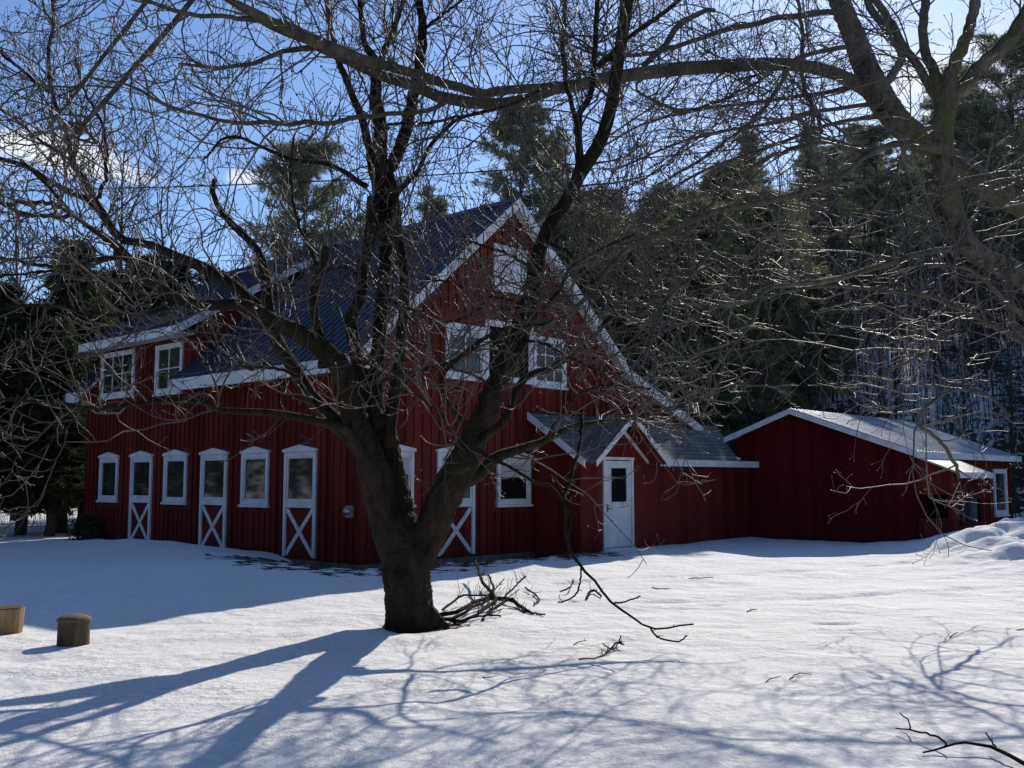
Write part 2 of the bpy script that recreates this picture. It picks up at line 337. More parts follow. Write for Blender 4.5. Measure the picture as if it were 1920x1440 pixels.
xs = np.concatenate([-np.geomspace(900, 8.2, 46), np.arange(-8, 13, .075), np.geomspace(13.2, 900, 46)])
ys = np.concatenate([np.array([-900, -400, -150, -60, -25, -10, -4, 0, 2, 3.4]), np.arange(4, 14, .055), np.arange(14, 24, .1), np.geomspace(24.1, 1200, 90)])
X, Y = np.meshgrid(xs, ys); Z = height(X, Y)
# old shallow ski-track style prints crossing the yard
for (x0, y0, x1, y1) in [(.6, 15.2, 9.5, 19.4), (1.5, 12.9, 7.8, 14.6)]:
    L = math.hypot(x1 - x0, y1 - y0); dx, dy = (x1 - x0) / L, (y1 - y0) / L
    s = (X - x0) * dx + (Y - y0) * dy; w = -(X - x0) * dy + (Y - y0) * dx + .15 * np.sin(s * .8)
    m = (s > 0) & (s < L); Z -= np.where(m, .045 * np.exp(-(w / .12) ** 2) * (vnoise(s, w * 0, .5, 2) + .7).clip(0), 0)
for _ in range(45):                                                    # scattered pits in the crust
    px_, py_ = _rs.uniform(-5, 9), _rs.uniform(5, 17); a_, b_ = _rs.uniform(.06, .22), _rs.uniform(.04, .1)
    Z -= _rs.uniform(.015, .045) * np.exp(-(((X - px_) / a_) ** 2 + ((Y - py_) / b_) ** 2))
G = Geo(); V = np.stack([X, Y, Z], -1).reshape(-1, 3); ny, nx = X.shape
i = np.arange(ny - 1)[:, None] * nx + np.arange(nx - 1)[None]; G.quads(V, np.stack([i, i + 1, i + nx + 1, i + nx], -1))
gme = G.mesh('snow_ground'); ground = link('snow_ground', gme, M['snow']); tag(ground, kind='structure')

uu = (V[:, 0] - AX) * gv[0] + (V[:, 1] - AY) * gv[1]; tt = (V[:, 0] - AX) * lv[0] + (V[:, 1] - AY) * lv[1]
dist = np.hypot(np.maximum(-uu, 0) + np.maximum(uu - 4.4, 0), np.maximum(-tt, 0) + np.maximum(tt - 1.0, 0))
th = np.clip(.655 - np.maximum(dist - .25, 0) * .10, 0, 1) * (uu < 5.4) * sstep(3.4, 2.2, dist) * sstep(3.2, 1.6, tt)
rt = np.hypot(V[:, 0] + 1.05, V[:, 1] - 10.6); th = np.maximum(th, np.clip(.75 - rt * .9, 0, 1))
rt = np.hypot(V[:, 0] + .55, V[:, 1] - 10.75); th = np.maximum(th, np.clip(.62 - rt * .8, 0, 1))
th = np.maximum(th, (.44 + .35 * vnoise(V[:, 0], V[:, 1], 3.5, 2)) * sstep(130, 100, V[:, 1]) * (V[:, 0] > 4) * sstep(34, 38, V[:, 1] + .42 * (V[:, 0] - 6)) * (V[:, 1] > 30))  # hill: leaf-litter soil, spread wide to put the wood's shade into the colour
print('thaw_shade', th[(np.abs(uu + .3) < .2) & (np.abs(tt - .5) < .3)][:6], len(gme.vertices), len(th))
at = gme.attributes.new('thaw_shade', 'FLOAT', 'POINT'); at.data.foreach_set('value', th.astype(np.float32))

# ---------------------------------------------------------------- the barn
def plane_left(a, o, z): return (-o, a, z)                 # long wall at u=0, a = t, o = outwards
def plane_gable(t0): return lambda a, o, z: (a, t0 - o, z)  # walls facing -y
def bx(mb, pl, a0, a1, o0, o1, z0, z1):
    r = lambda o: [pl(a0, o, z0), pl(a1, o, z0), pl(a1, o, z1), pl(a0, o, z1)]
    mb.prism(r(o0), r(o1))
def bar(mb, pl, p, q, w, o0, o1):
    dx, dz = q[0] - p[0], q[1] - p[1]; L = math.hypot(dx, dz); nx_, nz_ = -dz / L * w / 2, dx / L * w / 2
    r = lambda o: [pl(p[0] + nx_, o, p[1] + nz_), pl(q[0] + nx_, o, q[1] + nz_), pl(q[0] - nx_, o, q[1] - nz_), pl(p[0] - nx_, o, p[1] - nz_)]
    mb.prism(r(o0), r(o1))
def head(mb, pl, a0, a1, z, rise=.09, o0=.0, o1=.075):
    m = (a0 + a1) / 2; e = .035
    r = lambda o: [pl(a0 - e, o, z - .055), pl(a1 + e, o, z - .055), pl(a1 + e, o, z), pl(m, o, z + rise), pl(a0 - e, o, z)]
    mb.prism(r(o0), r(o1))
def window(par, pl, a0, a1, z0, z1, pedi=True, munt=None, pane='glass', blind=0, sill=True, name='window', fw=.085):
    f = MB(); zt = z1 - (.10 if pedi else 0)
    bx(f, pl, a0, a0 + fw, 0, .05, z0 + .0, zt - .056 if pedi else zt); bx(f, pl, a1 - fw, a1, 0, .05, z0, zt - .056 if pedi else zt)
    if pedi: head(f, pl, a0, a1, zt)
    ztop = zt - .056 if pedi else zt
    bx(f, pl, a0 + fw, a1 - fw, 0, .048, ztop - fw, ztop)
    bx(f, pl, a0 + fw, a1 - fw, 0, .048, z0, z0 + fw)
    # inner sash
    sa = .035; bx(f, pl, a0 + fw, a0 + fw + sa, 0, .028, z0 + fw, ztop - fw); bx(f, pl, a1 - fw - sa, a1 - fw, 0, .028, z0 + fw, ztop - fw)
    bx(f, pl, a0 + fw + sa, a1 - fw - sa, 0, .028, z0 + fw, z0 + fw + sa); bx(f, pl, a0 + fw + sa, a1 - fw - sa, 0, .028, ztop - fw - sa, ztop - fw)
    if sill: bx(f, pl, a0 - .03, a1 + .03, 0, .085, z0 - .05, z0 - .002)
    if munt:
        nx_, nz_ = munt; w = .028; A0, A1, Z0, Z1 = a0 + fw + sa, a1 - fw - sa, z0 + fw + sa, ztop - fw - sa
        for k in range(1, nx_): a = A0 + (A1 - A0) * k / nx_; bx(f, pl, a - w / 2, a + w / 2, .008, .03, Z0, Z1)
        for k in range(1, nz_): z = Z0 + (Z1 - Z0) * k / nz_; bx(f, pl, A0, A1, .008, .0275, z - w / 2, z + w / 2)
    fo = f.build(name, M['white'], par, .004)
    p = MB(); bx(p, pl, a0 + fw + .01, a1 - fw - .01, -.02, .006, z0 + fw, ztop - fw); p.build('pane', M[pane], fo)
    if blind:
        b = MB(); bx(b, pl, a0 + fw + sa, a1 - fw - sa, .0065, .011, ztop - fw - sa - blind, ztop - fw - sa); b.build('blind', M['blind'], fo)
    return fo
def stall_door(par, pl, a0, a1, z1=2.19, zrail=.95, pane='glass', blind=0):
    f = MB(); fw = .085; zt = z1 - .10
    bx(f, pl, a0, a0 + fw, 0, .05, .0, zt - .056); bx(f, pl, a1 - fw, a1, 0, .05, .0, zt - .056); head(f, pl, a0, a1, zt)
    bx(f, pl, a0 + fw, a1 - fw, 0, .048, zt - .056 - fw, zt - .056); bx(f, pl, a0 + fw, a1 - fw, 0, .048, zrail, zrail + .13)
    sa = .04; za, zb = zrail + .13, zt - .056 - fw
    for (p0, p1) in ((a0 + fw, a0 + fw + sa), (a1 - fw - sa, a1 - fw)): bx(f, pl, p0, p1, 0, .03, za, zb)
    bx(f, pl, a0 + fw + sa, a1 - fw - sa, 0, .03, za, za + sa); bx(f, pl, a0 + fw + sa, a1 - fw - sa, 0, .03, zb - sa, zb)
    o = f.build('stable_door', M['white'], par, .004)
    x = MB(); bar(x, pl, (a0 + fw + .02, .05), (a1 - fw - .02, zrail - .03), .085, .012, .032); bar(x, pl, (a1 - fw - .02, .05), (a0 + fw + .02, zrail - .03), .085, .010, .030)
    x.build('cross_brace', M['white'], o)
    k = MB(); bx(k, pl, a0 + fw, a1 - fw, -.02, .010, .02, zrail); k.build('lower_panel', M['red'], o)
    p = MB(); bx(p, pl, a0 + fw + .01, a1 - fw - .01, -.02, .006, za, zb); p.build('pane', M[pane], o)
    if blind:
        b = MB(); bx(b, pl, a0 + fw + sa, a1 - fw - sa, .0065, .011, zb - sa - blind, zb - sa); b.build('blind', M['blind'], o)
    return o

barn = empty('red_barn', (AX, AY, 0), ANG, label='large red board and batten barn with blue metal roof behind the leaning maple', cat='barn')
SL = .861; RU, RZ = 3.98, 7.55; LEN = 11.3
def zr(u): return RZ - SL * abs(u - RU) if u <= 8.0 else 4.11 - .399 * (u - 8.0)   # top of roof
TH = .13
# walls
w = MB(); w.box(0, .14, 0, LEN, -.05, zr(0) - TH - .004); w_long = w
# battens on the long wall, cut out at openings
lw = [(9.48, 10.5, .88, 2.2), (7.78, 8.82, -1, 2.2), (6.17, 7.22, .88, 2.2), (4.51, 5.57, -1, 2.2), (2.93, 3.96, .88, 2.2), (1.33, 2.39, -1, 2.2), (8.82, 10.68, 3.50, 5), (6.50, 7.80, 3.45, 5)]
def battens(mb, pl, a0, a1, step, zb, ztf, holes, w=.045, o=.034):
    a = a0
    while a < a1:
        spans = [(zb, ztf(a))]
        for (h0, h1, z0, z1) in holes:
            if h0 - .07 < a < h1 + .07:
                ns = []
                for (p, q) in spans:
                    if z1 <= p or z0 >= q: ns.append((p, q)); continue
                    if z0 > p: ns.append((p, z0 - .052))
                    if z1 < q: ns.append((z1 + .004, q))
                spans = ns
        for (p, q) in spans:
            if q - p > .05: bx(mb, pl, a - w / 2, a + w / 2, 0, o, p, q)
        a += step
battens(w, plane_left, .02, LEN, .205, -.02, lambda a: 3.93 - .02 if not (6.25 < a < 10.85) else 4.70, lw)
w.box(0.0, .14, 6.25, 10.85, zr(0) - TH - .0045, 4.745)
w.build('wall', M['red'], barn)
w = MB(); e = TH + .005
prof = [(.141, -.05), (10.7, -.05), (10.7, zr(10.7) - e), (8.0, zr(8) - e), (RU, RZ - e), (.141, zr(.141) - e)]
w.prism([(a, 0, z) for a, z in prof], [(a, .14, z) for a, z in prof])
gh = [(.2, 1.26, .95, 2.2), (1.86, 2.92, -1, 2.2), (3.56, 4.62, .88, 2.1), (2.04, 5.88, 3.50, 4.95), (3.45, 4.51, 5.5, 6.5)]
battens(w, plane_gable(0), .16, 10.6, .225, -.02, lambda a: zr(a) - e - .16, gh)
w.build('wall', M['red'], barn)
w = MB(); w.prism([(a, LEN - .14, z) for a, z in prof], [(a, LEN, z) for a, z in prof]); w.box(10.56, 10.7, .141, LEN - .141, -.05, zr(10.7) - e); w.build('wall', M['red'], barn)
w = MB(); w.box(-.03, .13, -.03, LEN, -.4, -.052); w.box(.131, 10.7, -.03, .13, -.4, -.052); w.build('foundation', M['found'], barn, .004)
# metal roofs with standing ribs
def ribbed(u0, z0, u1, z1, t0, t1, th=.05, step=.23, rib=.022, mm=None, along='t', name='roof', par=None):
    mb = MB(); L = math.hypot(u1 - u0, z1 - z0); nx_, nz_ = -(z1 - z0) / L, (u1 - u0) / L
    if nz_ < 0: nx_, nz_ = -nx_, -nz_
    def P(s, t, o):
        u = u0 + (u1 - u0) * s + nx_ * o; z = z0 + (z1 - z0) * s + nz_ * o
        return (u, t, z) if along == 't' else (t, u, z)
    mb.prism([P(0, t0, -th), P(1, t0, -th), P(1, t0, 0), P(0, t0, 0)], [P(0, t1, -th), P(1, t1, -th), P(1, t1, 0), P(0, t1, 0)])
    t = t0 + .03
    while t < t1 - .03:
        mb.prism([P(0.001, t - .02, 0), P(0.001, t + .02, 0), P(.001, t + .008, rib), P(.001, t - .008, rib)], [P(.999, t - .02, 0), P(.999, t + .02, 0), P(.999, t + .008, rib), P(.999, t - .008, rib)])
        t += step
    return mb.build(name, mm or M['metalroof'], par if par is not None else barn)
ROOF = []
T0, T1 = -.29, 11.62
r = ribbed(-.457, zr(-.457), RU, RZ, T0, 6.24); ribbed(.16, zr(.16), RU, RZ, 6.2405, 10.8595); ribbed(-.457, zr(-.457), RU, RZ, 10.86, T1)
r2 = ribbed(RU, RZ, 8.0, zr(8.0), T0, T1); r3 = ribbed(8.0, 4.11, 11.11, 2.87, T0, T1)
c = MB(); c.prism([(RU - .16, T0 - .01, RZ - .11), (RU, T0 - .01, RZ + .035), (RU + .16, T0 - .01, RZ - .11), (RU, T0 - .01, RZ + .02)], [(RU - .16, T1, RZ - .11), (RU, T1, RZ + .035), (RU + .16, T1, RZ - .11), (RU, T1, RZ + .02)]); c.build('ridge_cap', M['metalroof'], r)
# sheathing / soffit and white boards
s = MB()
for (ua, za, ub, zb) in ((.142, zr(.142), RU, RZ), (RU, RZ, 8.0, 4.11), (8.0, 4.11, 11.09, 2.878)):
    s.prism([(ua, T0 + .03, za - .052), (ub, T0 + .03, zb - .052), (ub, T0 + .03, zb - TH), (ua, T0 + .03, za - TH)], [(ua, T1 - .03, za - .052), (ub, T1 - .03, zb - .052), (ub, T1 - .03, zb - TH), (ua, T1 - .03, za - TH)])
for (qa, qb) in ((T0 + .03, 6.24), (10.86, T1 - .03)): s.prism([(-.44, qa, zr(-.44) - .052), (.1415, qa, zr(.1415) - .052), (.1415, qa, zr(.1415) - TH), (-.44, qa, zr(-.44) - TH)], [(-.44, qb, zr(-.44) - .052), (.1415, qb, zr(.1415) - .052), (.1415, qb, zr(.1415) - TH), (-.44, qb, zr(-.44) - TH)])
s.build('soffit', M['white'], barn)
def rake(pts, t0, t1, d0=.005, d1=.235, name='fascia', par=None):
    f = MB()
    for (a, za), (b, zb) in zip(pts[:-1], pts[1:]):
        f.prism([(a, t0, za - d0), (b, t0, zb - d0), (b, t0, zb - d1), (a, t0, za - d1)], [(a, t1, za - d0), (b, t1, zb - d0), (b, t1, zb - d1), (a, t1, za - d1)])
    return f.build(name, M['white'], par or barn)
rake([(-.457, zr(-.457)), (RU, RZ)], T0 - .012, T0 + .028); rake([(RU + .001, RZ), (8.0, 4.11)], T0 - .012, T0 + .028); rake([(8.001, 4.11), (11.11, 2.87)], T0 - .0125, T0 + .028)
f = MB(); f.box(-.485, -.452, T0 - .012, 6.24, zr(-.457) - .27, zr(-.457) - .012); f.build('fascia', M['white'], barn)
f = MB(); f.box(-.485, -.452, 10.87, T1, zr(-.457) - .27, zr(-.457) - .012); f.build('fascia', M['white'], barn)
f = MB(); f.box(-.45, -.002, T0 + .03, 6.24, zr(-.457) - .20, zr(-.457) - .16); f.build('eave_soffit', M['white'], barn)
# dormer
D0, D1 = 6.25, 10.85; DS = (RZ + .03 - 4.95) / (RU + .45)
def zd(u): return 4.95 + DS * (u + .45)
dr = ribbed(-.45, 4.95, RU - .03, zd(RU - .03), 6.02, 11.0, step=.23, name='dormer_roof')
f = MB()
f.prism([(-.47, 6.0, 4.95 - .008), (RU - .5, 6.0, zd(RU - .5) - .008), (RU - .5, 6.0, zd(RU - .5) - .2), (-.47, 6.0, 4.75)], [(-.47, 6.035, 4.95 - .008), (RU - .5, 6.035, zd(RU - .5) - .008), (RU - .5, 6.035, zd(RU - .5) - .2), (-.47, 6.035, 4.75)])
f.box(-.475, -.44, 6.036, 11.0, 4.74, 4.94); f.box(-.438, -.002, 6.04, 10.98, 4.77, 4.80)
f.build('dormer_fascia', M['white'], barn)
for tt0 in (D0, D1 - .12):
    q = [(.145, zr(.145) - TH), (RU - .4, zr(RU - .4) - TH), (RU - .4, zd(RU - .4) - .06), (.145, zd(.145) - .06)]
    w = MB(); w.prism([(a, tt0, z) for a, z in q], [(a, tt0 + .12, z) for a, z in q]); w.build('dormer_wall', M['red'], barn)
window(barn, plane_left, 8.84, 10.62, 3.56, 4.70, pedi=False, munt=(3, 2)); window(barn, plane_left, 6.53, 7.77, 3.50, 4.66, pedi=False, munt=(2, 2))
for a0, a1 in ((9.5, 10.48), (6.19, 7.2), (2.95, 3.94)): window(barn, plane_left, a0, a1, .98, 2.19)
for a0, a1 in ((7.78, 8.82), (4.51, 5.57), (1.33, 2.39)): stall_door(barn, plane_left, a0, a1)
pg = plane_gable(0)
window(barn, pg, .2, 1.25, 1.02, 2.19, blind=.32); stall_door(barn, pg, 1.87, 2.91, blind=.25); window(barn, pg, 3.57, 4.61, .97, 2.12, pane='black', blind=.30)
window(barn, pg, 2.08, 3.19, 3.56, 4.66, pedi=False, munt=(2, 2), blind=.12)
window(barn, pg, 3.21, 4.69, 3.56, 4.84, pedi=False, munt=(2, 1), pane='black', sill=False)
window(barn, pg, 4.71, 5.83, 3.56, 4.66, pedi=False, munt=(3, 3))
sh = MB(); bx(sh, pg, 3.47, 4.49, 0, .035, 5.56, 6.44)
bx(sh, pg, 3.45, 4.51, .0, .055, 6.442, 6.50); bx(sh, pg, 3.45, 4.51, 0, .055, 5.50, 5.558)
for k in range(7): bx(sh, pg, 3.52, 4.44, .0355, .048, 5.62 + k * .115, 5.62 + k * .115 + .07)
sh.build('loft_shutter', M['white'], barn)
# electric meter on the long wall
m = MB(); bx(m, plane_left, .16, .34, .02, .10, .80, 1.02); mo = m.build('meter_box', M['grey'], barn, .006)
G = Geo(); a = np.linspace(0, 2 * np.pi, 17)[:-1]
rings = [[(-.10 - o, .25 + r_ * math.cos(q), .92 + r_ * math.sin(q)) for q in a] for o, r_ in ((0, .072), (.05, .072), (.075, .055), (.085, .01))]
V = np.array(rings).reshape(-1, 3); Q = [(k * 16 + j, k * 16 + (j + 1) % 16, (k + 1) * 16 + (j + 1) % 16, (k + 1) * 16 + j) for k in range(3) for j in range(16)]
G.quads(V, Q); link('meter_dial', G.mesh('meter_dial'), M['greyroof'], mo)

# ---------------------------------------------------------------- entry annex
annex = empty('entry_annex', tuple(bl(4.75, -1.3)), ANG, label='low red entry annex with grey shingle roof and a small gable over its white door', cat='annex')
def AO(mb, name, mt, par=annex, bev=0):            # shift from barn frame to the annex frame
    mb.v = [(x - 4.75, y + 1.3, z) for x, y, z in mb.v]; return mb.build(name, mt, par, bev)
class Shift:
    pass
def pa(a, o, z): return (a - 4.75, -o, z)          # front wall of the annex
w = MB(); w.box(4.75, 11.6, -1.3, -1.18, -.3, 1.93)
w.prism([(4.86, -1.3, 1.931), (7.14, -1.3, 1.931), (6.0, -1.3, 2.80)], [(4.86, -1.18, 1.931), (7.14, -1.18, 1.931), (6.0, -1.18, 2.80)])
AO(w, 'wall', M['red2'])
w = MB(); w.prism([(4.75, -1.179, -.3), (4.75, -.03, -.3), (4.75, -.03, 2.78), (4.75, -1.179, 2.02)], [(4.87, -1.179, -.3), (4.87, -.03, -.3), (4.87, -.03, 2.78), (4.87, -1.179, 2.02)]); AO(w, 'wall', M['red2'])
def shed(t): return 1.93 + (t + 1.55) * .665
# shed roof, its plate carried to a hip at the right end
def roofplate(pts, th=.07):
    mb = MB(); mb.prism([(x, y, z - th) for x, y, z in pts], pts); return mb
sr = AO(roofplate([(4.55, -1.55, shed(-1.55)), (4.98, -1.55, shed(-1.55)), (6.0, -.18, shed(-.18)), (7.3, -1.55, shed(-1.55)), (10.75, -1.55, shed(-1.55)), (12.2, -.03, shed(-.03)), (4.55, -.03, shed(-.03))]), 'roof', M['shingle'])
# cross gable over the door
for sgn, nm in ((-1, 'roof'), (1, 'roof')):
    e0 = 6.0 + sgn * 1.30; ze = 1.90; zp = 2.90
    mb = roofplate([(6.0, -1.78, zp), (e0, -1.78, ze), (e0, -1.40, ze), (6.0, -.10, zp)]) ; AO(mb, nm, M['shingle'])
f = MB()
def gb(mb, a0, z0, a1, z1, t0, t1, d):
    mb.prism([(a0, t0, z0), (a1, t0, z1), (a1, t0, z1 - d), (a0, t0, z0 - d)], [(a0, t1, z0), (a1, t1, z1), (a1, t1, z1 - d), (a0, t1, z0 - d)])
gb(f, 4.68, 1.89, 6.0, 2.905, -1.80, -1.782, .13); gb(f, 6.001, 2.905, 7.32, 1.89, -1.80, -1.782, .13); AO(f, 'rake_board', M['white'])
f = MB(); gb(f, 4.80, 1.95, 5.98, 2.80, -1.335, -1.302, .10); gb(f, 5.981, 2.80, 7.16, 1.95, -1.335, -1.302, .10); AO(f, 'gable_trim', M['white'])
f = MB(); gb(f, 4.75, 1.86, 5.99, 2.81, -1.775, -1.34, .02); gb(f, 6.01, 2.81, 7.25, 1.86, -1.775, -1.34, .02); AO(f, 'red_soffit', M['red2'])
f = MB(); f.box(7.28, 12.05, -1.60, -1.565, 1.80, 1.955); f.box(7.28, 11.6, -1.564, -1.302, 1.84, 1.87); AO(f, 'eave_board', M['white'])
f = MB(); f.prism([(4.50, -1.6, shed(-1.6) + .01), (4.50, -.03, shed(-.03) + .01), (4.50, -.03, shed(-.03) - .14), (4.50, -1.6, shed(-1.6) - .14)], [(4.545, -1.6, shed(-1.6) + .01), (4.545, -.03, shed(-.03) + .01), (4.545, -.03, shed(-.03) - .14), (4.545, -1.6, shed(-1.6) - .14)]); AO(f, 'rake_board', M['white'])
mb = roofplate([(10.78, -1.55, 1.93), (11.64, -1.55, 1.93), (11.64, -.8, 2.05), (11.5, -.8, 2.05)]); AO(mb, 'valley_flashing', M['membrane'])
G = Geo()
def blob(cx, cy, cz, rx, ry, rz_, seed, n=14):
    g = np.random.default_rng(seed); th_ = np.linspace(0, np.pi, n // 2 + 1); ph = np.linspace(0, 2 * np.pi, n, endpoint=False)
    T_, P_ = np.meshgrid(th_, ph, indexing='ij'); k = 1 + g.normal(size=T_.shape) * .06
    V_ = np.stack([cx + rx * np.sin(T_) * np.cos(P_) * k, cy + ry * np.sin(T_) * np.sin(P_) * k, cz + rz_ * np.cos(T_) * k], -1)
    a_, b_ = V_.shape[:2]; i_ = np.arange(a_ - 1)[:, None] * b_; j_ = np.arange(b_)[None]; j2 = (j_ + 1) % b_
    return V_, np.stack(np.broadcast_arrays(i_ + j_, i_ + j2, i_ + b_ + j2, i_ + b_ + j_), -1)
G.quads(*blob(11.2 - 4.75, -1.12 + 1.3, 2.02, .26, .17, .07, 1)); link('roof_snow', G.mesh('roof_snow'), M['moss_roofsnow'], annex); G = Geo(); G.quads(*blob(11.35 - 4.75, -.55 + 1.3, 2.5, .13, .1, .08, 2)); tag(link('roof_snow', G.mesh('roof_snow'), M['moss_roofsnow'], annex))
# door
d = MB(); bx(d, pa, 5.50, 5.575, 0, .04, .03, 1.92); bx(d, pa, 6.505, 6.58, 0, .04, .03, 1.92); bx(d, pa, 5.49, 6.59, 0, .05, 1.921, 1.985); bx(d, pa, 5.48, 6.60, 0, .08, -.02, .028)
do = d.build('door_frame', M['white'], annex, .003)
d = MB(); D = lambda a0, a1, z0, z1, o=.018: bx(d, pa, a0, a1, -.03, o, z0, z1)
D(5.58, 5.76, .04, 1.90); D(6.34, 6.50, .04, 1.90); D(5.761, 6.339, .04, 1.0); D(5.761, 6.339, 1.76, 1.90)
for (a0, a1, z0, z1) in ((5.74, 5.775, .98, 1.78), (6.325, 6.36, .98, 1.78), (5.776, 6.324, .98, 1.015), (5.776, 6.324, 1.745, 1.78)): bx(d, pa, a0, a1, .0185, .03, z0, z1)
dd = d.build('door', M['white'], annex, .002)
p = MB(); bx(p, pa, 5.765, 6.335, -.02, .004, 1.0, 1.76); p.build('pane', M['darkglass'], dd)
p = MB(); bx(p, pa, 5.60, 5.66, .0185, .032, .80, .98); bx(p, pa, 5.615, 5.645, .033, .075, .86, .89); bx(p, pa, 5.615, 5.73, .0755, .09, .862, .888); p.build('handle', M['grey'], dd)

# ---------------------------------------------------------------- low wing at the right
UW = 11.656
wing = empty('low_wing', tuple(bl(UW, -3.3)), ANG, label='long low red shed wing with pale metal roof right of the entry annex', cat='shed')
def WO(mb, name, mt, par=wing, bev=0): mb.v = [(x - UW, y + 3.3, z) for x, y, z in mb.v]; return mb.build(name, mt, par, bev)
PT, PZ = -2.64, 3.26
def zw(t): return PZ - .358 * abs(t - PT)
UE = 18.55
w = MB(); pf = [(-.95, -.2), (-.95, zw(-.95) - .1), (PT, PZ - .1), (-5.6, zw(-5.6) - .1), (-5.6, -.2)]
w.prism([(UW, t, z) for t, z in pf], [(UW + .12, t, z) for t, z in pf])
for k in range(30):
    t = -5.5 + k * .155
    if t < -1.0: w.prism([(UW - .006, t, -.2), (UW - .006, t + .012, -.2), (UW - .006, t + .012, zw(t) - .13), (UW - .006, t, zw(t) - .13)], [(UW + .001, t, -.2), (UW + .001, t + .012, -.2), (UW + .001, t + .012, zw(t) - .13), (UW + .001, t, zw(t) - .13)])
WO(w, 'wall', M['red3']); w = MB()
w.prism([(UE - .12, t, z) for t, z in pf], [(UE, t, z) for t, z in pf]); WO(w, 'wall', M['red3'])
w = MB(); w.box(UW + .121, UE - .121, -5.6, -5.48, -.2, zw(-5.6) - .1); battens(w, plane_gable(-5.6), UW + .3, UE, .22, .0, lambda a: zw(-5.6) - .16, [(16.85, 18.05, .5, 1.85)]); WO(w, 'wall', M['red'])
w = MB(); w.box(UW + .121, UE - .121, -1.07, -.95, -.2, zw(-.95) - .1); WO(w, 'wall', M['red'])
def wr(t0, z0, t1, z1, nm='roof'):
    o = ribbed(t0, z0, t1, z1, UW - .28, UE + .28, th=.045, step=.2, rib=.018, mm=M['greyroof'], along='u', name=nm, par=wing)
    for v in o.data.vertices: v.co.x -= UW; v.co.y += 3.3
    return o
wr(-5.75, zw(-5.75), PT, PZ); wr(PT, PZ, -.78, zw(-.78))
f = MB()
for (t0, t1) in ((-5.78, PT), (PT + .001, -.76)):
    z0, z1 = zw(t0) - .01, zw(t1) - .01
    f.prism([(UW - .31, t0, z0), (UW - .31, t1, z1), (UW - .31, t1, z1 - .13), (UW - .31, t0, z0 - .13)], [(UW - .282, t0, z0), (UW - .282, t1, z1), (UW - .282, t1, z1 - .13), (UW - .282, t0, z0 - .13)])
WO(f, 'rake_board', M['white'])
f = MB(); f.box(UW - .281, UE + .28, -5.80, -5.765, zw(-5.75) - .16, zw(-5.75) - .01); WO(f, 'eave_board', M['white'])
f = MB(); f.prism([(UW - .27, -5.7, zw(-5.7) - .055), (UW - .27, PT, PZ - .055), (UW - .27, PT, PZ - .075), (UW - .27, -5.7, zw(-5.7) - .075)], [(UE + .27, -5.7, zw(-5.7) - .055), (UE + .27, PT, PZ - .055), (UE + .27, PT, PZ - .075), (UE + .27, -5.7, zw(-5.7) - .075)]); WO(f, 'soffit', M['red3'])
wo_ = window(wing, lambda a, o, z: (a - UW, -5.6 + 3.3 - o, z), 16.95, 18.0, .55, 1.78, pedi=False)
# feed pen built on to its front
pen = MB(); pq = [(-5.602, -.2), (-5.602, 2.0), (-6.45, 1.66), (-6.45, -.2)]
H0, H1, HZ0, HZ1 = -6.30, -5.62, .62, 1.15
u_ = lambda t, z, o=0: (UW + o, t, z)
for (ta, tb, za, zb, zc, zd_) in ((-6.45, H0, -.2, -.2, 1.66, 1.72), (H0, H1, -.2, -.2, HZ0, HZ0), (H0, H1, HZ1, HZ1, 1.72, 1.99)):
    pen.prism([u_(ta, za), u_(tb, zb), u_(tb, zd_), u_(ta, zc)], [u_(ta, za, .1), u_(tb, zb, .1), u_(tb, zd_, .1), u_(ta, zc, .1)])
pen.box(UW + .101, 13.5, -6.45, -6.37, -.2, .48); pen.box(UW + .101, 13.5, -6.45, -6.37, 1.12, 1.60); pen.box(UW + .101, 11.95, -6.45, -6.37, .481, 1.119); pen.box(13.32, 13.5, -6.45, -6.37, .481, 1.119)
pen.box(13.42, 13.5, -6.368, -5.62, -.2, 1.63)
battens(pen, plane_gable(-6.45), UW + .2, 13.5, .16, .0, lambda a: 1.55, [(11.9, 13.36, .42, 1.16)])
pw = WO(pen, 'pen_wall', M['red'])
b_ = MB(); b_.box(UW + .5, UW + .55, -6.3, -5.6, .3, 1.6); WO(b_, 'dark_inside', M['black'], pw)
f = MB()
for (a0, a1, z0, z1) in ((11.93, 12.01, .46, 1.14), (13.26, 13.34, .46, 1.14), (12.011, 13.259, 1.06, 1.14), (12.011, 13.259, .46, .54)): f.box(a0, a1, -6.49, -6.452, z0, z1)
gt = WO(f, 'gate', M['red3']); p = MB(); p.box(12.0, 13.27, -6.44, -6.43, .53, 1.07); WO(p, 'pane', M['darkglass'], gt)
f = MB(); f.prism([(UW - .16, -5.62, 2.06), (UW - .16, -6.62, 1.66), (UW - .16, -6.62, 1.62), (UW - .16, -5.62, 2.02)], [(13.66, -5.62, 2.06), (13.66, -6.62, 1.66), (13.66, -6.62, 1.62), (13.66, -5.62, 2.02)]); po = WO(f, 'pen_roof', M['greyroof'])
f = MB(); f.box(UW - .17, 13.67, -6.655, -6.622, 1.53, 1.655); WO(f, 'eave_board', M['white'], po)

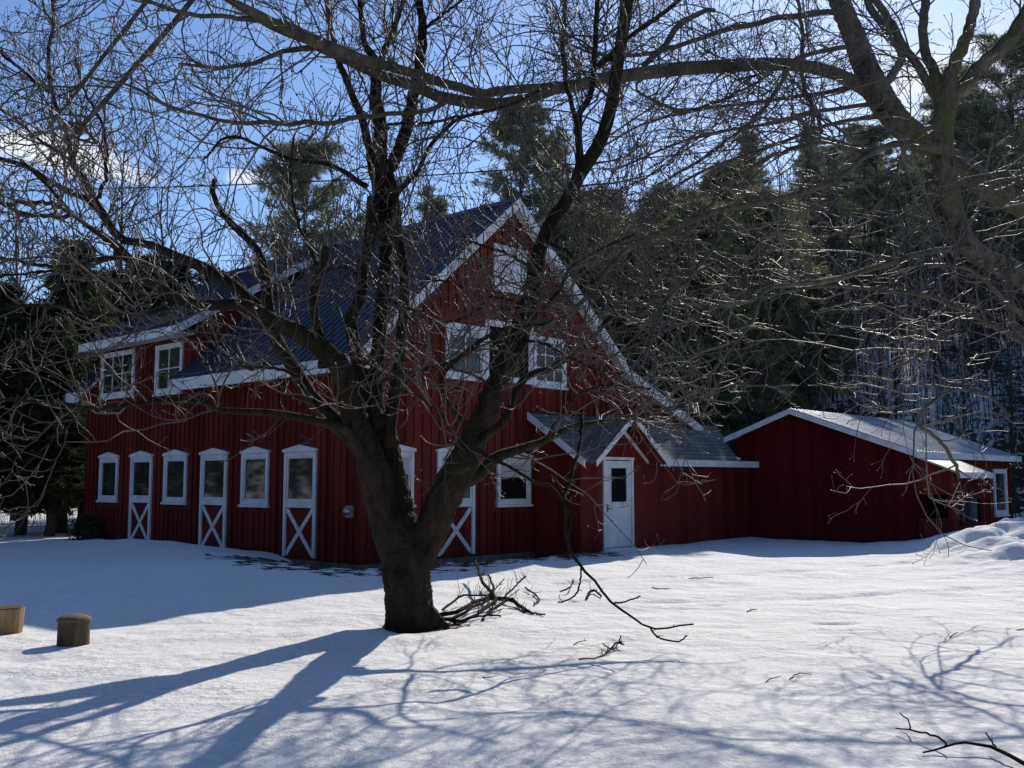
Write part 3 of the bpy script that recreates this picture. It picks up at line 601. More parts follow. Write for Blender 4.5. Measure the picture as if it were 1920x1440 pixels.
# ---------------------------------------------------------------- foreground trees, traced limb by limb
def limb(pts, d0, d1=None, scale=1.0, bow=0.0, n=26):
    """pts: (px, py, width px) -> (n,3), (n,)"""
    P = []; d1 = d0 if d1 is None else d1
    L = np.r_[0, np.cumsum([math.hypot(pts[i + 1][0] - pts[i][0], pts[i + 1][1] - pts[i][1]) for i in range(len(pts) - 1)])]; L = L / L[-1]
    for (px, py, w), s in zip(pts, L):
        d = d0 + (d1 - d0) * s + bow * math.sin(s * math.pi); v = U(px, py, d); P.append([*v, w / FPX * d / 2 * scale])
    q = resample(P, n); return q[:, :3], np.maximum(q[:, 3], .0022)
def jitter(P, R, amt=.5, seed=0):
    g = np.random.default_rng(seed); n = len(P); j = g.normal(size=(n, 3)) * (R * amt)[:, None]; j[0] = 0; return P + j

def tree_from_limbs(root, limbs, barkm, twigm, seed, dens=(2.0, 3.2, 4.0), rt=.0028, up=.10, crown_name='crown', lens=((.9, 2.4), (.35, 1.1), (.12, .45)), limb_extra=1.0, clip=None, bud=True):
    Ps, Rs = [], []; TG = Geo()
    for k, (P, R, nm) in enumerate(limbs):
        P = jitter(P, R, .03 if R.max() > .09 else (.10 if R.max() > .03 else .40), seed + k); G = Geo(); big = R.max() > .05
        if nm == 'trunk':
            P2 = np.concatenate([P[:1] - (P[1] - P[0]) * .02, P, P[-1:] + (P[-1] - P[-2]) * .3]); R2 = np.concatenate([[.002], R, [.002]])
            tubes(TG, P2[None], R2[None], 18)
        else:
            P2 = np.concatenate([P[:1] - (P[1:2] - P[:1]) * .05, P, P[-1:] + (P[-1:] - P[-2:-1]) * .1]); R2 = np.concatenate([[R[0] * .1], R, [R[-1] * .3]]); tubes(G, P2[None], R2[None], 14 if big else 8); link(nm, G.mesh(nm), barkm, root)
        Ps.append(P); Rs.append(R)
    P = np.stack(Ps); R = np.stack(Rs)
    first = np.array([nm != 'trunk' for _, _, nm in limbs])
    to = link('trunk', TG.mesh('trunk'), barkm, root)
    rm_ = to.modifiers.new('weld', 'REMESH'); rm_.mode = 'VOXEL'; rm_.voxel_size = .013; rm_.use_smooth_shade = True
    sm_ = to.modifiers.new('soften', 'SMOOTH'); sm_.iterations = 4
    tx = bpy.data.textures.new('bark_relief', 'CLOUDS'); tx.noise_scale = .05; tx.noise_depth = 4
    dm = to.modifiers.new('relief', 'DISPLACE'); dm.texture = tx; dm.strength = .045; dm.mid_level = .5; dm.texture_coords = 'LOCAL'
    Pl, Rl = P[first], R[first]
    a, ar = grow(Pl, Rl, dens[0], *lens[0], 9, rt * 3.2, rt * 1.05, ang=(28, 70), up=up * .6, wig=.20, seed=seed + 1, s0=.1)
    b, br = grow(a, ar, dens[1], *lens[1], 7, rt * 1.7, rt * .9, ang=(30, 60), up=up, wig=.20, seed=seed + 2, s0=.15)
    b2, b2r = grow(Pl, Rl, dens[1] * .55, .25, .9, 7, rt * 1.5, rt * .9, ang=(35, 80), up=up, wig=.25, seed=seed + 3, s0=.05)
    b = np.concatenate([b, b2]); br = np.concatenate([br, b2r])
    c, cr = grow(b, br, dens[2], *lens[2], 4, rt * 1.1, rt * .75, ang=(28, 58), up=up * 1.2, wig=.16, seed=seed + 4, s0=.2)
    G = Geo()
    tubes(G, a, ar, 5); tubes(G, b, br, 4); tubes(G, c, cr, 3)
    o = link(crown_name, G.mesh(crown_name), twigm, root)
    if bud:
        o2 = Geo(); tips = np.concatenate([b[:, -1], c[:, -1]]); dirs = np.concatenate([unit(b[:, -1] - b[:, -2]), unit(c[:, -1] - c[:, -2])])
        pp = np.stack([tips - dirs * .004, tips + dirs * .006, tips + dirs * .018], 1); tubes(o2, pp, np.tile(np.array([.002, .0055, .0012]), (len(pp), 1)) * (rt / .0028), 4)
        link('bud', o2.mesh('bud'), twigm, o)['kind'] = 'stuff'
    print('tree', root.name, len(a), len(b), len(c))
    return a, b, c

TB = U(770, 1172, 10.5)
maple = empty('leaning_maple', (0, 0, 0), 0, label='many-stemmed bare maple standing in the snow in front of the barn', cat='tree')
L = []
def add(nm, pts, d0, d1=None, bow=0, scale=1.0): P_, R_ = limb(pts, d0, d1, scale, bow); R_ = np.where((R_ > .05) & (nm == 'limb'), .05 + (R_ - .05) * .82, R_); L.append((P_, R_, nm))
add('trunk', [(770, 1186, 108), (769, 1165, 96), (767, 1130, 90), (763, 1085, 88), (758, 1040, 92), (750, 1000, 84), (738, 965, 66)], 10.5, 10.5)
add('trunk', [(748, 1075, 46), (733, 1010, 60), (715, 940, 62), (702, 885, 60), (688, 845, 54), (674, 810, 49), (662, 770, 47), (655, 725, 47)], 10.5, 10.25)
add('trunk', [(762, 1070, 46), (757, 1000, 54), (746, 935, 52), (735, 880, 48), (727, 830, 42), (716, 775, 34)], 10.5, 10.6)
add('trunk', [(774, 1090, 46), (796, 1020, 62), (828, 945, 62), (854, 893, 62), (879, 845, 54), (902, 795, 48), (925, 735, 42), (945, 695, 38), (966, 650, 40), (990, 570, 38)], 10.5, 9.9)
add('limb', [(655, 730, 50), (635, 685, 46), (600, 650, 42), (560, 625, 38), (515, 605, 34), (478, 585, 34), (450, 570, 22), (395, 572, 22), (345, 566, 22), (300, 540, 20), (262, 512, 20), (237, 480, 18), (207, 452, 16), (162, 422, 9), (125, 392, 8), (103, 362, 7), (70, 330, 6), (40, 300, 5)], 10.25, 8.8)
add('limb', [(690, 850, 52), (655, 812, 44), (618, 780, 38), (585, 745, 34), (560, 705, 30), (538, 670, 28), (520, 640, 28), (508, 610, 26), (503, 575, 24), (500, 540, 22), (495, 502, 20), (485, 474, 16), (462, 445, 13), (450, 435, 13), (430, 415, 13), (412, 392, 11), (399, 362, 10), (402, 337, 9)], 10.4, 11.2)
add('limb', [(520, 625, 26), (485, 578, 28), (440, 540, 26), (395, 508, 24), (345, 487, 20), (300, 468, 16), (268, 455, 15), (232, 450, 16), (214, 436, 16), (190, 395, 16), (170, 375, 13), (140, 365, 11), (88, 337, 10), (50, 312, 9), (0, 298, 8), (-60, 285, 6)], 10.9, 11.6)
add('limb', [(183, 388, 15), (165, 350, 13), (148, 322, 12), (134, 300, 10), (128, 260, 9), (108, 208, 8), (97, 172, 8), (91, 125, 7), (92, 83, 7), (100, 52, 6), (98, 0, 6), (92, -60, 5)], 11.3, 11.5)
add('limb', [(186, 372, 9), (196, 340, 7), (199, 300, 7), (194, 240, 6), (173, 198, 5), (150, 150, 4), (140, 90, 3)], 11.3, 11.0)
add('limb', [(97, 172, 8), (80, 165, 7), (42, 133, 6), (0, 98, 6), (-70, 40, 5)], 11.4, 11.8)
add('limb', [(145, 312, 6), (95, 275, 6), (70, 262, 6), (25, 220, 5), (0, 206, 5), (-70, 170, 4)], 11.2, 10.5)
add('limb', [(134, 404, 9), (108, 384, 8), (60, 379, 8), (0, 380, 8), (-80, 365, 6)], 10.9, 10)
add('limb', [(142, 406, 9), (70, 405, 8), (33, 396, 7), (0, 380, 7), (-60, 355, 6)], 10.9, 11.5)
add('limb', [(232, 478, 10), (190, 485, 9), (150, 495, 8), (75, 497, 7), (30, 488, 6), (0, 482, 6), (-80, 460, 5)], 9.2, 8.6)
add('limb', [(160, 494, 6), (120, 505, 6), (75, 510, 5), (0, 519, 5), (-60, 535, 4)], 9.0, 8.2)
add('limb', [(145, 500, 5), (185, 522, 5), (212, 537, 5), (240, 558, 4), (262, 585, 4)], 8.9, 8.5)
add('limb', [(322, 565, 16), (318, 578, 10), (300, 581, 8), (250, 590, 8), (200, 590, 7), (150, 582, 7), (88, 572, 6), (0, 578, 6), (-60, 590, 5)], 9.1, 8.2)
add('limb', [(692, 868, 30), (655, 812, 20), (620, 795, 18), (582, 786, 16), (545, 779, 15), (500, 774, 14), (470, 772, 13), (420, 771, 12), (400, 760, 11), (382, 755, 10), (320, 751, 10), (250, 758, 10), (205, 765, 9), (165, 765, 9), (120, 757, 8), (60, 752, 7), (0, 748, 6), (-60, 740, 5)], 10.3, 8.6)
add('limb', [(165, 765, 6), (130, 795, 5), (92, 830, 4), (50, 870, 4), (0, 912, 3)], 8.9, 8.3)
add('limb', [(605, 690, 20), (607, 655, 18), (598, 625, 17), (591, 595, 17), (589, 560, 16), (594, 530, 16), (602, 502, 15), (610, 480, 15), (612, 462, 13)], 10.25, 10.1)
add('limb', [(598, 500, 8), (575, 455, 7), (560, 420, 6), (548, 370, 5), (545, 310, 4), (552, 250, 3)], 10.1, 9.9)
add('limb', [(715, 800, 40), (690, 755, 32), (676, 700, 28), (666, 660, 26), (660, 620, 26), (658, 592, 26), (672, 572, 23), (678, 540, 22), (680, 500, 22), (690, 465, 22), (697, 420, 26), (700, 370, 26)], 10.5, 10.7)
add('limb', [(720, 820, 36), (708, 770, 30), (704, 725, 30), (708, 670, 28), (713, 610, 27), (718, 550, 27), (723, 500, 26), (724, 460, 28), (722, 420, 40), (720, 380, 46), (716, 345, 46), (708, 315, 38)], 10.6, 10.9)
add('limb', [(728, 840, 34), (732, 790, 26), (742, 720, 22), (752, 650, 20), (757, 590, 19), (758, 520, 18), (752, 470, 18), (745, 420, 20), (738, 370, 22), (730, 330, 22)], 10.5, 10.8)
add('limb', [(704, 330, 24), (697, 295, 20), (690, 265, 17), (677, 219, 15), (664, 185, 14), (650, 150, 13), (635, 117, 12), (627, 82, 10), (618, 40, 9), (612, 0, 8), (605, -60, 7)], 10.9, 11.3)
add('limb', [(712, 330, 32), (714, 290, 30), (714, 250, 28), (708, 210, 28), (705, 175, 24), (706, 130, 20), (700, 105, 16), (685, 85, 12), (678, 40, 10), (674, 0, 9), (672, -60, 7)], 10.9, 10.8)
add('limb', [(706, 135, 16), (717, 104, 12), (728, 78, 11), (740, 50, 10), (750, 20, 9), (760, -10, 8), (775, -60, 6)], 10.8, 10.3)
add('limb', [(716, 335, 30), (738, 303, 26), (755, 265, 25), (768, 215, 24), (776, 170, 22), (786, 130, 21), (789, 90, 20), (793, 58, 17), (788, 20, 15), (785, -20, 14), (788, -70, 11)], 10.9, 10.6)
add('limb', [(787, 62, 8), (803, 48, 6), (828, 29, 6), (863, 2, 5), (900, -30, 4)], 10.7, 10.2)
add('limb', [(688, 350, 12), (668, 338, 11), (650, 325, 10), (618, 309, 9), (585, 304, 8), (550, 300, 8), (502, 280, 7), (470, 266, 6), (447, 257, 6), (417, 260, 5), (400, 280, 5), (380, 300, 4)], 10.8, 9.6)
add('limb', [(738, 372, 12), (755, 350, 10), (782, 324, 9), (802, 280, 8), (822, 257, 8), (855, 225, 7), (900, 212, 6), (960, 195, 5), (1010, 170, 4)], 10.8, 9.8)
add('limb', [(730, 240, 6), (700, 238, 6), (740, 232, 6), (800, 232, 6), (860, 218, 5), (915, 208, 4)], 10.9, 9.5)
for (rx, ry, dd) in ((722, 1178, 10.35), (745, 1186, 10.3), (805, 1186, 10.3), (842, 1178, 10.4), (832, 1168, 10.7)):
    P_, R_ = limb([(768, 1120, 40), ((768 * .45 + rx * .55), 1158, 34), (rx, ry, 10)], 10.5, dd); L.append((P_, R_, 'trunk'))
# right leader and its branches
add('limb', [(966, 650, 40), (990, 575, 36), (1002, 520, 32), (1015, 460, 28), (1036, 410, 25), (1062, 378, 25), (1082, 335, 26), (1108, 295, 28), (1128, 262, 27), (1142, 215, 26), (1149, 180, 25), (1158, 120, 25), (1168, 60, 24), (1177, 0, 23), (1184, -70, 20)], 9.9, 10.4)
add('limb', [(1078, 345, 20), (1088, 300, 16), (1084, 268, 14), (1086, 235, 13), (1088, 208, 12), (1102, 190, 12), (1112, 150, 11), (1114, 110, 11), (1117, 60, 10), (1120, 0, 9), (1122, -60, 8)], 10.1, 10.6)
add('limb', [(1084, 262, 10), (1080, 225, 10), (1068, 188, 9), (1060, 150, 9), (1058, 100, 9), (1056, 50, 8), (1059, 0, 8), (1060, -60, 7)], 10.2, 10.9)
add('limb', [(850, 905, 36), (893, 893, 30), (927, 862, 25), (971, 843, 18), (1021, 826, 14), (1065, 803, 13), (1092, 797, 12), (1140, 790, 11), (1170, 786, 11), (1215, 775, 10), (1255, 766, 9), (1330, 740, 7), (1400, 712, 5)], 10.25, 12.6)
add('limb', [(890, 838, 18), (916, 812, 17), (945, 790, 16), (968, 733, 15), (990, 705, 14), (1038, 688, 13), (1068, 668, 12), (1092, 650, 11), (1140, 600, 9), (1180, 560, 8), (1240, 540, 5)], 9.9, 12.2)
add('limb', [(880, 800, 14), (850, 770, 10), (830, 735, 9), (832, 700, 8), (880, 655, 9), (915, 630, 8), (960, 612, 7), (1010, 610, 6), (1060, 590, 4)], 10.0, 9.2)
add('limb', [(650, 722, 12), (700, 718, 8), (760, 700, 8), (800, 690, 8), (840, 682, 8), (880, 660, 8), (900, 640, 7)], 10.0, 9.4)
add('limb', [(1160, 108, 14), (1140, 112, 8), (1119, 125, 8), (1162, 85, 8), (1192, 60, 9), (1221, 41, 9), (1273, 0, 8), (1320, -40, 7)], 10.3, 9.6)
add('limb', [(946, 700, 12), (965, 640, 9), (1000, 600, 8), (1048, 545, 7), (1070, 500, 6), (1120, 470, 5), (1190, 440, 4)], 9.9, 9.0)
for k_, (pts_, d0_, d1_) in enumerate([
    ([(875, 850, 8), (842, 800, 6), (815, 765, 6), (770, 735, 5), (730, 728, 4)], 10.1, 9.3), ([(930, 735, 8), (895, 705, 6), (850, 690, 5), (800, 650, 5), (760, 640, 4)], 10.0, 9.2),
    ([(985, 575, 8), (945, 560, 6), (900, 555, 5), (850, 530, 5), (800, 525, 4)], 10.0, 9.3), ([(1005, 510, 8), (960, 480, 6), (910, 462, 5), (850, 440, 4)], 10.0, 9.4),
    ([(970, 640, 8), (1010, 640, 6), (1060, 665, 6), (1110, 690, 5), (1170, 700, 4)], 9.9, 9.0), ([(1018, 455, 8), (1060, 470, 6), (1110, 520, 5), (1150, 580, 5), (1190, 640, 4)], 10.0, 9.2),
    ([(720, 560, 8), (760, 575, 6), (810, 600, 5), (860, 600, 5), (905, 575, 4)], 10.6, 9.7), ([(680, 520, 8), (640, 500, 6), (600, 520, 5), (560, 560, 4)], 10.6, 9.8),
    ([(560, 705, 8), (520, 690, 6), (470, 690, 5), (410, 680, 4), (350, 690, 3)], 10.2, 9.4), ([(1021, 826, 7), (1060, 770, 6), (1090, 735, 6), (1150, 720, 5), (1220, 730, 4)], 10.8, 9.6)]):
    add('limb', pts_, d0_, d1_)
# hanging branch in front of the door gable
add('limb', [(893, 840, 8), (920, 858, 7), (955, 875, 6), (1000, 902, 6), (1030, 910, 6), (1048, 925, 7), (1057, 945, 7), (1062, 975, 7), (1060, 1005, 6), (1066, 1030, 6), (1085, 1055, 6), (1105, 1080, 5), (1118, 1092, 5), (1132, 1112, 5), (1148, 1131, 5), (1175, 1150, 4.5), (1204, 1170, 4), (1221, 1178, 4), (1244, 1177, 3.5), (1265, 1175, 3.5), (1300, 1170, 3)], 9.4, 8.6)
add('limb', [(1092, 765, 8), (1091, 800, 7), (1089, 830, 7), (1082, 860, 7), (1073, 890, 7), (1061, 920, 8), (1057, 940, 8)], 10.8, 9.25)
add('limb', [(1062, 955, 4), (1070, 980, 4), (1066, 1010, 4), (1072, 1040, 4), (1088, 1058, 4)], 9.2, 9.1)
add('limb', [(1090, 1062, 3.5), (1088, 1090, 3.5), (1081, 1114, 3.5), (1066, 1124, 3), (1046, 1130, 3)], 9.0, 8.8)
add('limb', [(1221, 1178, 4), (1228, 1190, 3.5), (1244, 1198, 3.5), (1271, 1203, 3), (1288, 1192, 3)], 8.7, 8.5)
add('limb', [(1148, 1131, 4), (1172, 1128, 3), (1190, 1122, 3), (1200, 1118, 3)], 8.9, 8.7)
drop = {len(L) - k for k in range(1, 7)}
hang = [L[i] for i in sorted(drop)]; L = [L[i] for i in range(len(L)) if i not in drop]
a, b, c = tree_from_limbs(maple, L, M['bark'], M['twig'], 100, dens=(4.8, 5.4, 4.4), rt=.0036, up=.13, lens=((.8, 2.5), (.35, 1.1), (.10, .42)))
for (P_, R_, nm) in hang:                                   # hanging branch: few side twigs
    G = Geo(); tubes(G, jitter(P_, R_, .4, 7)[None], R_[None], 7);     aa, aar = grow(P_[None], R_[None], 2.6, .10, .35, 5, .005, .0028, seed=int(P_[0, 0] * 100) % 97 + 3, wig=.15, up=.05)
    if len(aa): tubes(G, aa, aar, 4)
    link('hanging_branch', G.mesh('hanging_branch'), M['darktwig'], maple)

# the big tree whose trunk stands just outside the picture on the right
oak = empty('overhanging_maple', (0, 0, 0), 0, label='big bare maple at the right edge whose mossy limbs arch over the yard', cat='tree')
L = []
add('trunk', [(2262, 1190, 230), (2255, 1150, 200), (2240, 1060, 180), (2210, 850, 170), (2190, 650, 165), (2150, 450, 160)], 11.35, 11.35)
add('trunk', [(2190, 680, 120), (2080, 590, 80), (1985, 545, 60), (1925, 520, 46), (1888, 504, 40), (1850, 487, 37), (1815, 463, 38), (1798, 430, 38), (1784, 387, 38), (1777, 340, 38), (1767, 298, 38), (1768, 240, 38), (1775, 195, 40), (1782, 170, 36)], 11.35, 10.66)
add('trunk', [(2180, 520, 110), (2060, 455, 66), (1980, 405, 54), (1920, 382, 50), (1880, 365, 48), (1845, 345, 47), (1808, 317, 44), (1760, 285, 44), (1720, 258, 46), (1690, 235, 48), (1662, 200, 50), (1638, 160, 50), (1622, 125, 46), (1608, 85, 42), (1592, 46, 38), (1573, 0, 38), (1555, -70, 34)], 11.70, 12.73)
add('limb', [(1772, 205, 26), (1760, 160, 22), (1748, 130, 20), (1736, 100, 18), (1731, 50, 17), (1736, 0, 16), (1742, -60, 14)], 10.66, 11.01)
add('limb', [(1776, 195, 30), (1780, 160, 26), (1790, 120, 26), (1805, 85, 24), (1820, 46, 20), (1828, 0, 19), (1835, -60, 16)], 10.66, 10.32)
add('limb', [(1778, 200, 34), (1795, 172, 30), (1815, 152, 28), (1844, 119, 28), (1868, 98, 29), (1892, 75, 30), (1915, 40, 28), (1935, 0, 26), (1960, -60, 24)], 10.66, 10.49)
add('limb', [(1885, 500, 20), (1891, 530, 20), (1893, 550, 16), (1895, 577, 14), (1899, 605, 12), (1915, 625, 11), (1940, 632, 10)], 10.75, 10.32)
add('limb', [(1650, 185, 34), (1628, 168, 32), (1592, 150, 28), (1565, 136, 26), (1546, 130, 26), (1500, 123, 26), (1460, 120, 26), (1400, 121, 26), (1337, 125, 27), (1280, 129, 28), (1221, 135, 28), (1180, 140, 26), (1133, 148, 26), (1090, 158, 24), (1046, 165, 22), (1000, 183, 22), (960, 193, 22), (900, 195, 23), (860, 188, 23), (823, 181, 23), (764, 157, 20), (692, 134, 20), (633, 103, 20), (575, 85, 10), (531, 96, 9), (473, 120, 8), (400, 128, 7), (340, 120, 5)], 12.56, 9.63)
add('limb', [(1055, 162, 20), (1020, 164, 17), (987, 166, 17), (950, 168, 16), (920, 176, 16), (896, 173, 17), (865, 164, 17), (837, 157, 18), (790, 142, 18), (750, 131, 18), (692, 114, 20), (633, 93, 22), (600, 78, 24), (560, 62, 26), (530, 52, 26), (487, 32, 22), (458, 15, 17), (430, 0, 14), (395, -25, 12)], 10.92, 9.12)
add('limb', [(480, 36, 14), (455, 36, 10), (420, 30, 9), (380, 30, 9), (345, 24, 8), (310, 14, 8), (280, 2, 7), (240, -20, 6)], 9.46, 8.60)
add('limb', [(845, 186, 10), (820, 203, 9), (794, 208, 9), (740, 213, 9), (692, 217, 9), (648, 227, 9), (610, 232, 9), (575, 232, 9), (510, 232, 9), (452, 232, 8), (425, 230, 8), (400, 223, 7), (365, 214, 7), (333, 204, 7), (300, 190, 7), (271, 175, 6), (255, 163, 6), (235, 158, 5), (200, 153, 5), (167, 144, 4)], 10.23, 8.60)
add('limb', [(1770, 280, 26), (1748, 277, 18), (1720, 270, 14), (1690, 268, 13), (1660, 276, 13), (1635, 286, 13), (1615, 296, 12), (1595, 318, 12), (1564, 338, 12), (1520, 356, 12), (1477, 369, 12), (1430, 380, 12), (1360, 392, 12), (1300, 412, 11), (1239, 437, 11), (1200, 452, 12), (1169, 471, 12), (1135, 510, 9), (1100, 555, 8), (1060, 600, 6), (1020, 640, 5)], 10.66, 9.2)
add('limb', [(1350, 393, 10), (1347, 430, 8), (1338, 462, 8), (1310, 500, 8), (1270, 545, 8), (1245, 565, 8), (1232, 600, 7), (1218, 640, 6), (1205, 690, 5)], 10.05, 8.9)
add('limb', [(1615, 296, 9), (1580, 270, 10), (1555, 265, 11), (1535, 258, 11), (1515, 240, 10), (1498, 222, 9), (1484, 212, 8)], 11.18, 10.84)
add('limb', [(1550, 266, 9), (1520, 270, 9), (1462, 288, 9), (1418, 309, 8), (1390, 330, 8), (1360, 355, 7), (1320, 400, 6), (1290, 460, 4)], 11.18, 12.04)
add('limb', [(1820, 465, 16), (1782, 468, 12), (1745, 470, 11), (1700, 483, 11), (1660, 495, 11), (1618, 509, 11), (1590, 518, 10), (1540, 529, 10), (1500, 532, 10), (1447, 537, 10), (1430, 545, 10), (1420, 575, 9), (1412, 601, 8), (1390, 630, 7), (1360, 665, 7), (1335, 700, 5), (1310, 735, 4)], 10.84, 8.5)
add('limb', [(1425, 552, 7), (1412, 562, 6), (1370, 572, 6), (1343, 574, 6), (1310, 573, 5), (1284, 569, 5), (1240, 565, 4), (1200, 575, 4)], 12.04, 12.56)
add('limb', [(2000, 690, 30), (1960, 665, 16), (1919, 641, 12), (1870, 615, 11), (1822, 588, 10), (1780, 570, 9), (1750, 558, 9), (1700, 548, 8), (1647, 543, 8), (1560, 537, 6), (1500, 542, 5), (1430, 560, 4)], 10.49, 12.04)
add('limb', [(1810, 577, 7), (1795, 590, 6), (1776, 618, 6), (1760, 638, 6), (1741, 656, 6), (1706, 677, 6), (1670, 692, 5), (1640, 720, 4)], 11.18, 12.04)
add('limb', [(2060, 700, 30), (1990, 660, 14), (1930, 600, 10), (1880, 560, 9), (1840, 520, 8), (1800, 500, 6), (1740, 500, 4)], 10.32, 9.63)
add('limb', [(1600, 60, 16), (1575, 24, 12), (1530, 25, 11), (1500, 30, 11), (1454, 34, 10), (1410, 46, 10), (1352, 58, 10), (1308, 73, 9), (1250, 93, 9), (1206, 102, 8), (1160, 104, 7), (1110, 100, 5), (1060, 80, 4)], 12.38, 13.42)
add('limb', [(1340, 20, 8), (1323, 20, 9), (1273, 47, 12), (1250, 80, 12), (1230, 102, 12), (1206, 122, 11)], 12.73, 12.04)
add('limb', [(1615, 88, 14), (1592, 88, 10), (1546, 95, 9), (1500, 108, 8), (1440, 135, 6), (1380, 150, 5)], 12.56, 11.52)
add('limb', [(1488, -40, 7), (1500, 30, 7), (1503, 82, 8), (1505, 146, 8), (1516, 175, 8), (1526, 200, 8), (1541, 245, 8)], 11.87, 11.18)
add('limb', [(1655, 195, 14), (1620, 198, 9), (1560, 205, 8), (1500, 215, 7), (1440, 232, 7), (1360, 245, 6), (1290, 262, 6), (1230, 285, 5), (1150, 320, 4)], 12.38, 13.59)
add('limb', [(1665, 215, 14), (1610, 222, 8), (1540, 238, 7), (1480, 262, 7), (1400, 290, 7), (1320, 320, 6), (1250, 360, 5), (1190, 410, 4)], 12.21, 14.10)
add('limb', [(1600, 160, 14), (1560, 172, 9), (1500, 180, 8), (1430, 190, 7), (1350, 200, 7), (1280, 212, 6), (1200, 235, 5), (1130, 275, 4)], 12.56, 14.10)
add('limb', [(1480, 122, 9), (1460, 160, 8), (1435, 200, 8), (1395, 240, 7), (1340, 280, 7), (1280, 320, 6), (1230, 350, 5)], 12.04, 13.07)
add('limb', [(1220, 138, 6), (1190, 165, 5), (1230, 190, 6), (1270, 205, 6), (1320, 200, 6), (1400, 165, 5), (1450, 135, 4)], 11.70, 12.38)
add('limb', [(1790, 300, 18), (1840, 330, 10), (1880, 340, 8), (1930, 360, 7)], 10.66, 9.63)
add('limb', [(1700, 250, 14), (1690, 300, 8), (1670, 345, 7), (1640, 400, 7), (1600, 430, 6), (1560, 440, 5), (1500, 470, 4)], 11.87, 12.90)
add('limb', [(1745, 385, 10), (1738, 340, 10), (1740, 370, 9), (1748, 400, 10), (1762, 425, 10), (1780, 445, 12)], 10.84, 10.75)
add('limb', [(1645, 175, 18), (1680, 130, 16), (1690, 100, 15), (1672, 70, 15), (1650, 40, 14), (1628, 5, 14), (1610, -60, 12)], 12.38, 13.07)
add('limb', [(1760, 190, 18), (1725, 130, 16), (1700, 95, 15), (1680, 60, 15), (1660, 25, 14), (1635, -10, 13), (1600, -60, 12)], 10.84, 11.35)
add('limb', [(1895, 780, 6), (1850, 740, 6), (1790, 730, 6), (1740, 760, 6), (1720, 790, 7), (1745, 812, 7), (1775, 840, 7), (1790, 870, 7), (1798, 895, 6)], 10.32, 11.35)
# two long straight boughs reaching down over the left of the picture, sprung from a limb above the frame
add('limb', [(1555, -70, 30), (1350, -330, 24), (1000, -520, 20), (700, -420, 16), (480, -180, 12), (362, 0, 10), (292, 79, 10), (229, 154, 10), (187, 200, 10), (165, 226, 9), (138, 254, 7)], 12.73, 9.12)
add('limb', [(760, -460, 16), (520, -280, 11), (380, -120, 9), (277, 0, 8), (240, 48, 8), (208, 87, 8), (156, 156, 7), (115, 208, 6), (90, 240, 4)], 10.66, 8.94)
add('limb', [(158, 232, 6), (166, 250, 6), (176, 262, 6), (180, 268, 5), (155, 263, 5), (133, 257, 5)], 9.12, 9.12)
add('limb', [(158, 232, 6), (145, 233, 6), (125, 235, 6)], 9.12, 9.03)
b2 = tree_from_limbs(oak, L, M['bark2'], M['twig2'], 300, dens=(3.9, 4.8, 4.8), rt=.0036, up=.02, lens=((1.0, 3.2), (.4, 1.4), (.12, .5)))
# a few dead leaves still hanging
G = Geo(); g = np.random.default_rng(8); tipsets = np.concatenate([b2[1][:, -1]]); tipm = b[:, -1]
pk = np.concatenate([tipsets[g.choice(len(tipsets), 26)]])
for p0 in pk:
    a1 = unit(g.normal(size=3)); a2 = unit(np.cross(a1, g.normal(size=3))); s_ = g.uniform(.018, .034)
    q = np.array([p0, p0 + a1 * s_ + a2 * s_ * .6, p0 + a1 * s_ * 1.9, p0 + a1 * s_ - a2 * s_ * .6 + np.array([0, 0, s_ * .3])]); G.quads(q, [[0, 1, 2, 3]])
link('dead_leaves', G.mesh('dead_leaves', False), M['leafdead'], oak)
G = Geo(); pk = tipm[g.choice(len(tipm), 30)]
for p0 in pk:
    a1 = unit(g.normal(size=3)); a2 = unit(np.cross(a1, g.normal(size=3))); s_ = g.uniform(.02, .038)
    q = np.array([p0, p0 + a1 * s_ + a2 * s_ * .6, p0 + a1 * s_ * 1.9, p0 + a1 * s_ - a2 * s_ * .6 + np.array([0, 0, s_ * .3])]); G.quads(q, [[0, 1, 2, 3]])
link('dead_leaves', G.mesh('dead_leaves', False), M['leafdead'], maple)

# ---------------------------------------------------------------- things lying on or standing in the snow
def gpt(px, py, lift=0.0):
    d = U(px, py, 1.0) - np.array([0, 0, CAMZ]); k = -CAMZ / d[2]; p = np.array([0, 0, CAMZ]) + d * k
    for _ in range(4):
        h = float(height(p[0], p[1])) ; k = (h - CAMZ) / d[2]; p = np.array([0, 0, CAMZ]) + d * k
    p[2] += lift; return p
def fallen(name, lab, paths, seed, group=None, mtl='darktwig', cat='branch', dens=3.0, lmx=.4, up=.15):
    ref = gpt(*paths[0][0][:2]); e = empty(name, tuple(ref), 0, label=lab, cat=cat, group=group); GG = Geo(); tw = Geo()
    for i_, pts in enumerate(paths):
        Q = []
        for (px, py, wd, lf) in pts: p = gpt(px, py); lf_ = lf; base = p + np.array([0, 0, lf_]); Q.append([*(base - ref), wd / FPX * np.linalg.norm(p) / 2])
        q = resample(Q, 14); P_, R_ = q[:, :3], np.maximum(q[:, 3], .002); tubes(GG, jitter(P_, R_, .4, seed + i_)[None], R_[None], 6)
        aa, ar = grow(P_[None], R_[None], dens, .08, lmx, 5, .005, .002, seed=seed + 50 + i_, up=up, wig=.2)
        if len(aa): tubes(GG, aa, ar, 3)
    link('branches', GG.mesh('branches'), M[mtl], e)
    return e
